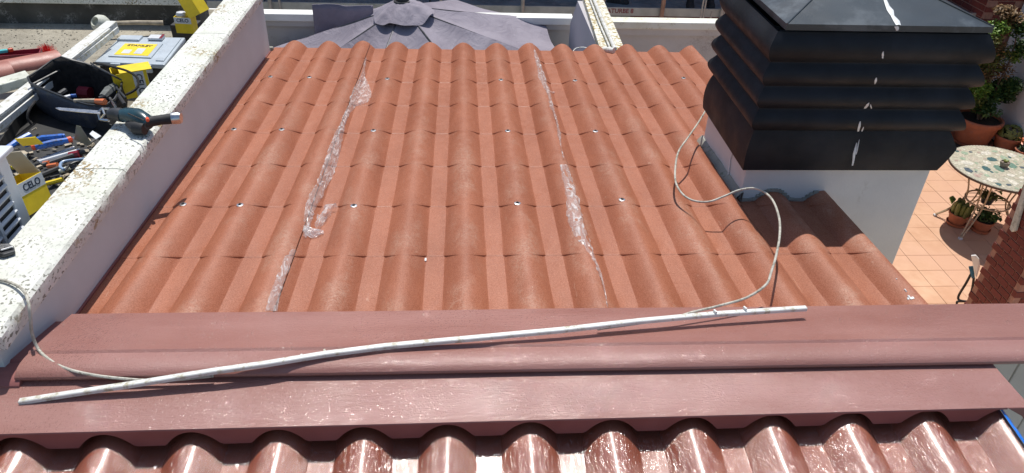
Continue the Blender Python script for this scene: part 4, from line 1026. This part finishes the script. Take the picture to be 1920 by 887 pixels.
def vent(u, v):
    ang = UA[0]+2*math.pi*u; r = .055+(.19)*v; t = (ang-UA[0])/(math.pi/4) % 1
    return TLT(Vector((ax+r*(1-.05*math.sin(math.pi*t))*math.cos(ang), ay+r*(1-.05*math.sin(math.pi*t))*math.sin(ang), az+.030-.105*v**1.2-.018*v*v*math.cos(4*(ang-UA[0]))+.006*v*math.sin(9*ang)+.006*noise.noise(Vector((ang*3, v*4, 1))))))
m.grid(vent, 96, 12); o = m.obj('vent_flap', M_UMB, um, True, angle=80)
m.v and None
MB().lathe([(.0, .05), (.04, .05), (.05, .042), (.052, .015), (.066, .012), (.068, 0), (.0, 0)], (ax, ay, az+.018), 24).obj('finial_cap', M_DGREY, um, True)
MB().tube([(ax, ay, -4.2), (ax, ay, az)], .024, 12).obj('pole', M_DGREY, um, True)
MB().lathe([(.0, .08), (.06, .08), (.3, .05), (.33, 0), (0, 0)], (ax, ay, -4.2), 24).obj('base', M_RUBBER, um, True)
# cloth hanging over the cross wall
cg = MB()
xa, xb = W(586, 12, y=ya-.03).x, W(700, 12, y=ya-.03).x; zt2 = W(640, 9, y=ya-.04).z
def clo(u, v):
    x = xa+(xb-xa)*u
    return Vector((x-.02*v, ya-.04-.018*math.sin(u*14+v*2)*(.3+v)-.01*noise.noise(Vector((u*6, v*5, 2))), zt2+.006*math.sin(u*7)-1.2*v))
cg.grid(clo, 30, 24); o = cg.obj('hanging_cloth', M_UMB, None, True); tag(o, 'dark grey cloth hanging over the white coping left of the umbrella', 'cloth')
o.modifiers.new('s', 'SOLIDIFY').thickness = .006

# scaffold with deck and the brick facade behind
M_DECK = simple('blue_grey_deck', (.15, .19, .215), .6, .25, 4, .3, 60, dirt=(.26, .27, .26))
M_FACADE = m_plaster('red_brown_facade', (.20, .052, .035), (.26, .075, .05), (.16, .14, .12), .8, .62)
M_POLE = simple('galvanised_pole', (.42, .40, .36), .45, .15, 10, metal=.3)
M_RUST = simple('rusty_pole', (.42, .24, .16), .6, .2, 10)
fb = thing('brick_building', 'red brown facade of the building behind the scaffold', 'building', (0, 10.6, -4.2))
MB().box((1, 12.6, -1.2), (26, 4, 6.1)).obj('facade', M_FACADE, fb)
MB().box((-1.4, 10.56, -3.3), (3.2, .09, 1.6)).obj('painted_shade_slab', M_RUBBER, fb)  # solid black slab; its colour stands in for shade on the facade
MB().box((2.15, 10.56, -3.3), (.55, .09, 1.6)).obj('grey_pier', M_CONC, fb)
MB().box((1, 10.57, -2.62), (26, .06, .12)).obj('string_course', M_CONC, fb)
sf = thing('scaffold', 'scaffold with a long blue grey deck along the red building', 'scaffold', (0, 9.3, -4.2))
DZ = -2.80
for i in range(-5, 6):
    for j in range(3): MB().box((i*2.0+.6, 9.24+.31*j, DZ-.02), (1.985, .295, .045)).obj('deck_plank', M_DECK, sf, bevel=.006)
MB().box((1, 9.07, DZ-.02), (22, .02, .10)).obj('edge_board', simple('pale_edge_board', (.46, .47, .42), .6, .15, 5), sf)
for px, mt, r in ((507, M_POLE, .024), (525, M_POLE, .016), (827, M_POLE, .02), (980, M_POLE, .024), (1131, M_POLE, .022), (1243, M_RUST, .028), (1356, M_POLE, .026)):
    p = W(px, 12, y=9.02); MB().tube([(p.x, 9.02, -4.2), (p.x, 9.02, -.4)], r, 8).obj('upright', mt, sf, True)
for px in (1317, 1322, 1337):
    p = W(px, 20, y=8.8); MB().tube([(p.x, 8.8, -4.2), (p.x+.02, 8.9, -1.6 if px < 1330 else -2.75)], .011, 6).obj('guy_pole', M_POLE, sf, True)
for z in (-2.2, -1.75): MB().tube([(-10, 9.04, z), (12, 9.04, z)], .02, 8).obj('guard_rail', M_POLE, sf, True)
p = W(1160, 15, y=9.05)
text('CATURBE 8', .075, frame((p.x, 9.058, DZ-.012), (1, 0, 0), (0, 0, 1)), M_DRED, sf)

# workers on the deck: only their boots and trouser legs reach into the picture
M_SKIN = simple('skin', (.45, .26, .18), .5, .08)
M_TROU = simple('dark_trousers', (.02, .025, .04), .8, .3, 12, .4, 60)
M_SHIRT = simple('work_shirt', (.20, .22, .26), .85, .2, 10, .4, 60)
M_HAIR = simple('dark_hair', (.02, .015, .01), .7, .3)
def worker(label, fl, fr, face):
    c = (fl+fr)/2; t = thing('person', label, 'person', (c.x, c.y, DZ)); f_ = Vector((math.cos(face), math.sin(face), 0)); s = Vector((-f_.y, f_.x, 0))
    U = lambda h, a=0, b=0: Vector((c.x, c.y, DZ))+f_*a+s*b+Vector((0, 0, h))
    J = [U(.93), U(1.15), U(1.40), U(1.50), U(1.62, .01), U(1.74, .02)]; Rr = [.15, .13, .15, .06, .085, .07]
    E_ = [(0, 1), (1, 2), (2, 3), (3, 4), (4, 5)]
    for sg, ft in ((1, fl), (-1, fr)):
        k = len(J); an = Vector((ft.x, ft.y, DZ+.10)); kn = (an+U(.93, 0, sg*.09))/2+f_*.05
        J += [U(.88, 0, sg*.10), kn, an]; Rr += [.10, .068, .048]; E_ += [(0, k), (k, k+1), (k+1, k+2)]
        k = len(J); J += [U(1.42, 0, sg*.19), U(1.14, -.03, sg*.25), U(.92, .12, sg*.24), U(.84, .16, sg*.23)]; Rr += [.055, .042, .032, .035]; E_ += [(2, k), (k, k+1), (k+1, k+2), (k+2, k+3)]
        hk = len(J)-1
        for q_, (da, db) in enumerate(((.03, .03), (.035, .01), (.03, -.01), (.02, -.03), (-.03, .02))):
            J.append(J[hk]+Vector((0, 0, -.07+.01*abs(q_-1)))+f_*da*.8+s*db); Rr.append(.010); E_.append((hk, len(J)-1))
    me = bpy.data.meshes.new('body'); me.from_pydata([tuple(v-t.location) for v in J], E_, []); o = bpy.data.objects.new('body', me); C.objects.link(o); o.parent = t
    sk = o.modifiers.new('skin', 'SKIN'); sk.use_smooth_shade = True
    for v, r in zip(me.skin_vertices[0].data, Rr): v.radius = (r, r)
    me.skin_vertices[0].data[0].use_root = True
    o.modifiers.new('sub', 'SUBSURF').levels = 1
    bpy.context.view_layer.update()
    ev = o.evaluated_get(bpy.context.evaluated_depsgraph_get()); nm = bpy.data.meshes.new_from_object(ev)
    o.modifiers.clear(); nm.name = 'body'; o.data = nm; nm.materials.clear()
    for mt in (M_TROU, M_SHIRT, M_SKIN): nm.materials.append(mt)
    hc = t.location
    for p_ in nm.polygons:
        z = p_.center.z; d = (Vector((p_.center.x, p_.center.y, 0))).length
        p_.material_index = 2 if z > 1.5 or (z < 1.0 and z > .7 and d > .21) else (1 if z > .96 else 0); p_.use_smooth = True
    for ft in (fl, fr):
        m = MB(); T = frame((ft.x, ft.y, DZ), f_, s)
        sec = [(-.09, .035, .10), (-.06, .042, .13), (0, .045, .12), (.05, .046, .085), (.11, .05, .065), (.16, .045, .05), (.185, .02, .035)]
        vs = []
        for a, w, h in sec: vs += [T @ Vector((a, -w, .004)), T @ Vector((a, w, .004)), T @ Vector((a, w*.9, h*.7)), T @ Vector((a, w*.35, h)), T @ Vector((a, -w*.35, h)), T @ Vector((a, -w*.9, h*.7))]
        fs = [(i*6+j, i*6+(j+1) % 6, (i+1)*6+(j+1) % 6, (i+1)*6+j) for i in range(6) for j in range(6)]+[tuple(reversed(range(6))), tuple(range(36, 42))]
        m.add(vs, fs).obj('boot', M_RUBBER, t, True, angle=60)
    MB().lathe([(.09, -.01), (.095, .03), (.085, .07), (.05, .10), (0, .115)], U(1.64, -.01), 16).obj('hair', M_HAIR, t, True)
    return t
worker('worker in dark trousers and boots standing between the thin poles on the scaffold', W(1293, 12, z=DZ), W(1331, 10, z=DZ), R_(-100))
worker('worker in dark trousers and black boots at the left end near the dividing wall', W(1152, 5, z=DZ), W(1140, -6, z=DZ), R_(-20))

# ================================================================ patio things
FZ = -4.194
Tc = Vector((W(1873, 309, z=-3.48).x, W(1873, 309, z=-3.48).y, 0))
def ontab(px, py): return W(px, py, z=-3.478)
def s_(x, y): return (1740+x/4.222, 250+y/4.222)
ring = [W(*s_(*v), z=-3.48) for v in ((180,180),(230,120),(330,95),(460,97),(620,130),(215,260),(300,340),(450,400),(600,435))]
A_ = np.array([[2*p.x, 2*p.y, 1] for p in ring]); B_ = np.array([p.x**2+p.y**2 for p in ring]); S_ = np.linalg.lstsq(A_, B_, rcond=None)[0]
tx, ty = float(S_[0]), float(S_[1]); TR = float(math.sqrt(S_[2]+tx*tx+ty*ty)); print('table', tx, ty, TR)
tbl = thing('mosaic_table', 'round mosaic topped table on thin bent legs on the terracotta patio', 'table', (tx, ty, FZ))
M_TGR = simple('table_grout', (.42, .39, .29), .7, .15, 60, .3, 200)
top_ = MB().lathe([(0, -.022), (TR-.01, -.022), (TR, -.018), (TR, -.004), (TR-.006, 0), (0, 0)], (tx, ty, -3.478), 56).obj('table_top', M_TGR, tbl, True)
M_RIM = simple('dark_rim', (.09, .06, .045), .5, .2)
MB().lathe([(TR+.001, -.024), (TR+.006, -.024), (TR+.006, -.003), (TR+.001, -.003)], (tx, ty, -3.478), 56).obj('rim', M_RIM, tbl, True)
mos = [simple('mosaic_stone', c, .25, .25, 40) for c in ((.07, .14, .14), (.16, .26, .20), (.34, .42, .30), (.60, .56, .44), (.66, .62, .52), (.52, .46, .36), (.10, .13, .15), (.48, .36, .30))]
pts_ = []
for i in range(3000):
    a = random.uniform(0, 6.283); r = TR*.93*math.sqrt(random.random()); s = random.choice((.066, .055, .044, .032, .022) if i < 900 else (.03, .022, .016))
    if r+s*.8 > TR-.02: continue
    x, y = r*math.cos(a), r*math.sin(a)
    if all((x-b[0])**2+(y-b[1])**2 > ((s+b[2])*.92)**2 for b in pts_): pts_.append((x, y, s))
for x, y, s in pts_:
    k = random.randint(5, 7); a0_ = random.uniform(0, 6); el = random.uniform(.7, 1.25)
    poly = []
    for i in range(k):
        a = a0_+6.283*i/k; rr = s*random.uniform(.75, 1.08); poly.append((tx+x+rr*math.cos(a)*el, ty+y+rr*math.sin(a)/el, -3.4785))
    wts = [2, 2, 2, 3, 3, 2, 2, 1] if s > .03 else [1, 1, 2, 5, 5, 3, 1, 2]
    MB().prism(poly, (0, 0, .0025)).obj('mosaic_stone', random.choices(mos, wts)[0], top_)
m = MB()
for i in range(90):
    a = 6.283*i/90; m.box((tx+(TR-.012)*math.cos(a), ty+(TR-.012)*math.sin(a), -3.4775), (.012, .022, .003), rz=a)
o = m.obj('rim_stones', mos[3], top_); o['kind'] = 'stuff'
M_LEG = simple('cream_leg_metal', (.50, .38, .24), .45, .15, 20, dirt=(.25, .16, .1))
feet = [W(1801, 446, z=FZ+.02), W(1754, 402, z=FZ+.02)]
for k, (ang, ft) in enumerate(((None, feet[0]), (None, feet[1]), (R_(-10), None), (R_(75), None))):
    if ft is None: ft = Vector((tx+.40*math.cos(ang), ty+.40*math.sin(ang), FZ+.02))
    d = Vector((ft.x-tx, ft.y-ty, 0)); L_ = d.length; d.normalize(); s = Vector((-d.y, d.x, 0))
    lg = None
    for sg in (-1, 1):
        pp = [Vector((tx, ty, -3.50))+d*.30+s*.05*sg, Vector((tx, ty, -3.62))+d*.26+s*.04*sg, Vector((tx, ty, -3.85))+d*.20+s*.03*sg, Vector((tx, ty, -4.02))+d*.26+s*.02*sg, Vector((ft.x, ft.y, FZ+.02))+s*.006*sg]
        o = MB().tube(spline(pp, 5), .008, 8).obj('leg' if lg is None else 'leg_rod', M_LEG, tbl if lg is None else lg, True)
        if lg is None: lg = o
    MB().box(Vector((ft.x, ft.y, FZ+.012)), (.035, .035, .024)).obj('foot_cap', M_LBL, lg, bevel=.005)
MB().tube([Vector((tx+.21*math.cos(6.283*i/28), ty+.21*math.sin(6.283*i/28), -3.87)) for i in range(29)], .009, 8, caps=False).obj('shelf_ring', M_LEG, tbl, True)
for i in range(-2, 3): MB().tube([(tx-.2*math.cos(i*.4), ty+.08*i, -3.872), (tx+.2*math.cos(i*.4), ty+.08*i, -3.872)], .004, 6).obj('shelf_wire', M_LEG, tbl, True)

M_POT = simple('terracotta_pot', (.42, .135, .065), .7, .15, 8, .25, 120, dirt=(.34, .13, .08))
M_SOIL = simple('potting_soil', (.03, .022, .015), .95, .4, 60, .6, 200)
M_LEAFA = simple('bright_green_leaf', (.15, .26, .03), .5, .4, 12)
M_LEAFB = simple('dark_green_leaf', (.055, .11, .025), .5, .4, 12)
M_LEAFC = simple('brown_leaf', (.20, .12, .05), .6, .4, 12)
M_LEAFD = simple('olive_leaf', (.15, .17, .04), .5, .4, 12)
M_STEM = simple('brown_stem', (.11, .07, .045), .8, .3)
def pot(t, c, r, h, saucer=True):
    c = Vector(c)
    MB().lathe([(0, 0), (r*.68, 0), (r*.72, .01), (r*.93, h*.80), (r*1.0, h*.81), (r*1.03, h*.96), (r*1.0, h), (r*.92, h), (r*.90, h*.88), (0, h*.88)], c, 32).obj('pot', M_POT, t, True)
    MB().lathe([(0, 0), (r*.9, .004), (r*.6, .012), (0, .014)], c+Vector((0, 0, h*.885)), 20).obj('soil', M_SOIL, t, True)
    if saucer: MB().lathe([(0, -.004), (r*.85, -.004), (r*.95, .03), (r*.90, .03), (r*.8, .004), (0, .004)], c, 32).obj('saucer', M_POT, t, True)
def leaves(m, c, R, n, size, flat=.5, shell=.55):
    for i in range(n):
        d = Vector((random.gauss(0, 1), random.gauss(0, 1), random.gauss(0, 1))).normalized(); rr = random.uniform(shell, 1)
        p = Vector(c)+Vector((d.x*R[0], d.y*R[1], d.z*R[2]))*rr
        a = Vector((random.gauss(0, 1), random.gauss(0, 1), random.gauss(0, flat))).normalized(); b = a.cross(Vector((random.gauss(0, .5), random.gauss(0, .5), 1))).normalized()
        s = size*random.uniform(.6, 1.3)
        m.add([p-a*s, p+b*s*.45, p+a*s, p-b*s*.45], [(0, 1, 2, 3)])
def wp(px, py, y): return W(px, py, y=y)
sh = thing('potted_shrub', 'tall straggly green and rusty shrub in a big terracotta pot by the white wall', 'potted plant', (6.48, 8.28, -4.2))
pc_ = Vector((W(1822, 258, z=-4.12).x, W(1822, 258, z=-4.12).y, -4.17)); pr = .27
pot(sh, pc_, pr, .34)
MB().lathe([(0, 0), (.3, 0), (.33, .03), (.3, .03), (0, .02)], pc_+Vector((0, 0, -.024)), 28).obj('saucer', M_SOIL, sh, True)
base = pc_+Vector((0, 0, .32))
stems = [((1830, 200), (1850, 150), (1858, 60)), ((1835, 200), (1870, 160), (1895, 110), (1912, 40)), ((1825, 200), (1826, 160), (1818, 110)), ((1838, 205), (1868, 180), (1884, 155)), ((1830, 200), (1845, 130), (1880, 90))]
for st_ in stems: MB().tube(spline([base+Vector((random.uniform(-.08, .08), random.uniform(-.05, .05), -.03))]+[wp(x, y, 8.3) for x, y in st_[1:]]), [.016-.012*i/(8*(len(st_)-1)) for i in range(8*(len(st_)-1)+1)], 7).obj('stem', M_STEM, sh, True)
mA, mB2, mC, mD = MB(), MB(), MB(), MB()
for (x, y, rx, rz, n_, m_, yy, sz) in ((1845, 60, .10, .07, 420, mA, 8.2, .022), (1872, 55, .13, .10, 420, mA, 8.3, .022), (1852, 75, .14, .10, 450, mD, 8.25, .02), (1838, 95, .14, .13, 500, mC, 8.2, .02), (1850, 120, .16, .14, 600, mD, 8.3, .02), (1862, 95, .14, .16, 450, mC, 8.35, .02), (1838, 140, .14, .12, 500, mC, 8.25, .02),
    (1832, 165, .16, .12, 600, mA, 8.2, .02), (1822, 182, .14, .12, 600, mD, 8.2, .02), (1840, 185, .2, .14, 900, mB2, 8.3, .024), (1862, 170, .16, .14, 700, mB2, 8.35, .024), (1893, 160, .14, .10, 700, mB2, 8.3, .024), (1885, 178, .12, .09, 400, mB2, 8.3, .024), (1900, 35, .12, .10, 300, mC, 8.4, .026), (1885, 20, .12, .06, 260, mC, 8.4, .026), (1912, 55, .10, .10, 260, mB2, 8.3, .024), (1912, 90, .10, .10, 260, mB2, 8.3, .024), (1880, 100, .15, .12, 300, mD, 8.35, .02), (1878, 130, .14, .12, 260, mC, 8.35, .02), (1905, 105, .1, .08, 200, mA, 8.3, .02), (1848, 205, .18, .06, 300, mB2, 8.2, .024)):
    leaves(m_, wp(x, y, yy), (rx*1.15, rx*1.15, rz*1.15), int(n_*1.6), sz*1.15, shell=.1)
for m_, mt, nm in ((mA, M_LEAFA, 'leaves'), (mB2, M_LEAFB, 'leaves'), (mC, M_LEAFC, 'withered_leaves'), (mD, M_LEAFD, 'leaves')):
    o = m_.obj(nm, mt, sh); o['kind'] = 'stuff'
su = thing('potted_succulent', 'round green succulent in a low terracotta pot against the white wall', 'potted plant', W(1883, 275, z=-4.1))
pcs = W(1883, 279, z=-4.18); pcs.z = -4.19; pot(su, pcs, .17, .2)
m = MB()
for i in range(90):
    d = Vector((random.gauss(0, 1), random.gauss(0, 1), abs(random.gauss(0, 1)))).normalized(); c = pcs+Vector((d.x*.13, d.y*.13, .2+d.z*.12)); q = d.to_track_quat('Z', 'Y').to_matrix()
    m.lathe([(0, -.01), (.018, 0), (.024, .012), (.014, .018), (0, .012)], c, 7, M=q)
m.obj('rosettes', M_LEAFD, su, True)
of = thing('flower_pot', 'small orange flowering plant right of the succulent behind the table', 'potted plant', W(1915, 285, z=-4.1))
pcs = W(1917, 300, z=-4.19); pcs.z = -4.19; pot(of, pcs, .13, .14)
m = MB(); leaves(m, pcs+Vector((0, 0, .2)), (.13, .13, .09), 300, .02, shell=.1); m.obj('leaves', M_LEAFB, of)
m = MB(); leaves(m, pcs+Vector((0, 0, .25)), (.13, .13, .07), 160, .02, shell=.5); m.obj('flowers', M_ORNG, of)
tp_ = thing('table_plant', 'tiny potted succulent standing on the mosaic table', 'potted plant', ontab(1881, 315))
pcs = ontab(1881, 313); MB().lathe([(0, 0), (.030, 0), (.044, .035), (.045, .06), (.038, .06), (.036, .05), (0, .05)], pcs, 18).obj('pot', simple('grey_clay', (.26, .21, .17), .8, .2, 30, .3, 90), tp_, True)
m = MB()
for i in range(9):
    a = i*.7; d = Vector((math.cos(a), math.sin(a), .9)).normalized(); m.lathe([(0, 0), (.010, .012), (.008, .026), (0, .035)], pcs+Vector((0, 0, .055)), 6, M=d.to_track_quat('Z', 'Y').to_matrix())
m.obj('rosette', M_LEAFD, tp_, True)
# pots under the table
def cactus(t, c, n_, r, h):
    m = MB()
    for i in range(n_):
        a = i*2.4; rr = r*math.sqrt(i/n_); p = Vector(c)+Vector((rr*math.cos(a), rr*math.sin(a), 0)); hh_ = h*random.uniform(.7, 1.1)
        m.lathe([(0, 0), (.020, .01), (.023, hh_*.6), (.016, hh_*.92), (0, hh_)], p, 8, M=Matrix.Rotation(random.uniform(-.15, .15), 3, 'X') @ Matrix.Rotation(random.uniform(-.15, .15), 3, 'Y'))
    m.obj('cactus_stems', M_LEAFD, t, True)
u1 = thing('potted_cactus', 'clustered cactus in an orange red pot under the left of the mosaic table', 'potted plant', W(1790, 420, z=-4.19))
c1_ = W(1791, 420, z=-4.19); c1_.z = -4.185; pot(u1, c1_, .105, .14); cactus(u1, c1_+Vector((0, 0, .12)), 16, .095, .16)
MB().prism([W(x, y, z=-3.93) for x, y in ((1779, 372), (1786, 369), (1792, 376), (1784, 384))], (0, 0, .02)).obj('broad_pad', M_LEAFA, u1, bevel=.006)
u2 = thing('potted_plant', 'dark potted plant in shade on a saucer below the table centre', 'potted plant', W(1836, 430, z=-4.19))
c1_ = W(1837, 432, z=-4.19); c1_.z = -4.185; pot(u2, c1_, .10, .13); m = MB(); leaves(m, c1_+Vector((0, 0, .2)), (.14, .14, .09), 300, .028, shell=.1); m.obj('leaves', M_LEAFB, u2)
u3 = thing('shelf_plant', 'small leafy plant on the wire shelf beneath the mosaic table', 'potted plant', (tx, ty, -3.86))
MB().lathe([(0, 0), (.05, 0), (.07, .08), (.06, .08), (0, .07)], (tx-.05, ty-.05, -3.865), 18).obj('pot', M_DGREY, u3, True)
m = MB(); leaves(m, (tx-.05, ty-.05, -3.77), (.15, .15, .04), 160, .022, shell=.1); m.obj('leaves', M_LEAFD, u3)
# folding chair by the pier
chx = thing('folding_chair', 'black tube framed chair with a white backrest half hidden by the brick pier', 'chair', (4.36, 4.9, FZ))
def tb_(pts2, r=.010): return MB().tube(spline([W(x, y, z=z) for x, y, z in pts2], 5), r, 8)
tb_(((1828, 500, -3.62), (1812, 530, -3.80), (1797, 556, -4.0), (1803, 564, -4.03), (1830, 566, -4.05))).obj('leg', M_RUBBER, chx, True)
tb_(((1826, 520, -3.7), (1822, 545, -3.85), (1810, 580, -4.15))).obj('leg', M_RUBBER, chx, True)
tb_(((1830, 566, -4.05), (1800, 565, -4.08), (1794, 568, -4.1), (1797, 580, -4.17))).obj('leg', M_RUBBER, chx, True)
MB().prism([W(x, y, z=z) for x, y, z in ((1821, 480, -3.42), (1830, 479, -3.40), (1836, 486, -3.42), (1838, 500, -3.50), (1831, 522, -3.62), (1827, 512, -3.58))], (.004, .012, .002)).obj('backrest', M_CW, chx, bevel=.003)
MB().prism([W(x, y, z=z) for x, y, z in ((1816, 501, -3.60), (1826, 500, -3.60), (1828, 520, -3.66), (1822, 523, -3.66))], (.004, .012, .002)).obj('bracket', M_TEAL, chx, bevel=.003)
wb = MB().prism([W(x, y, x=4.20) for x, y in ((1897, 429), (1901, 435), (1908, 433), (1925, 372), (1925, 345))], (-.02, 0, 0)).obj('white_board', M_STONE, None, bevel=.003)
tag(wb, 'narrow white board leaning on the dark red brick pier', 'board')
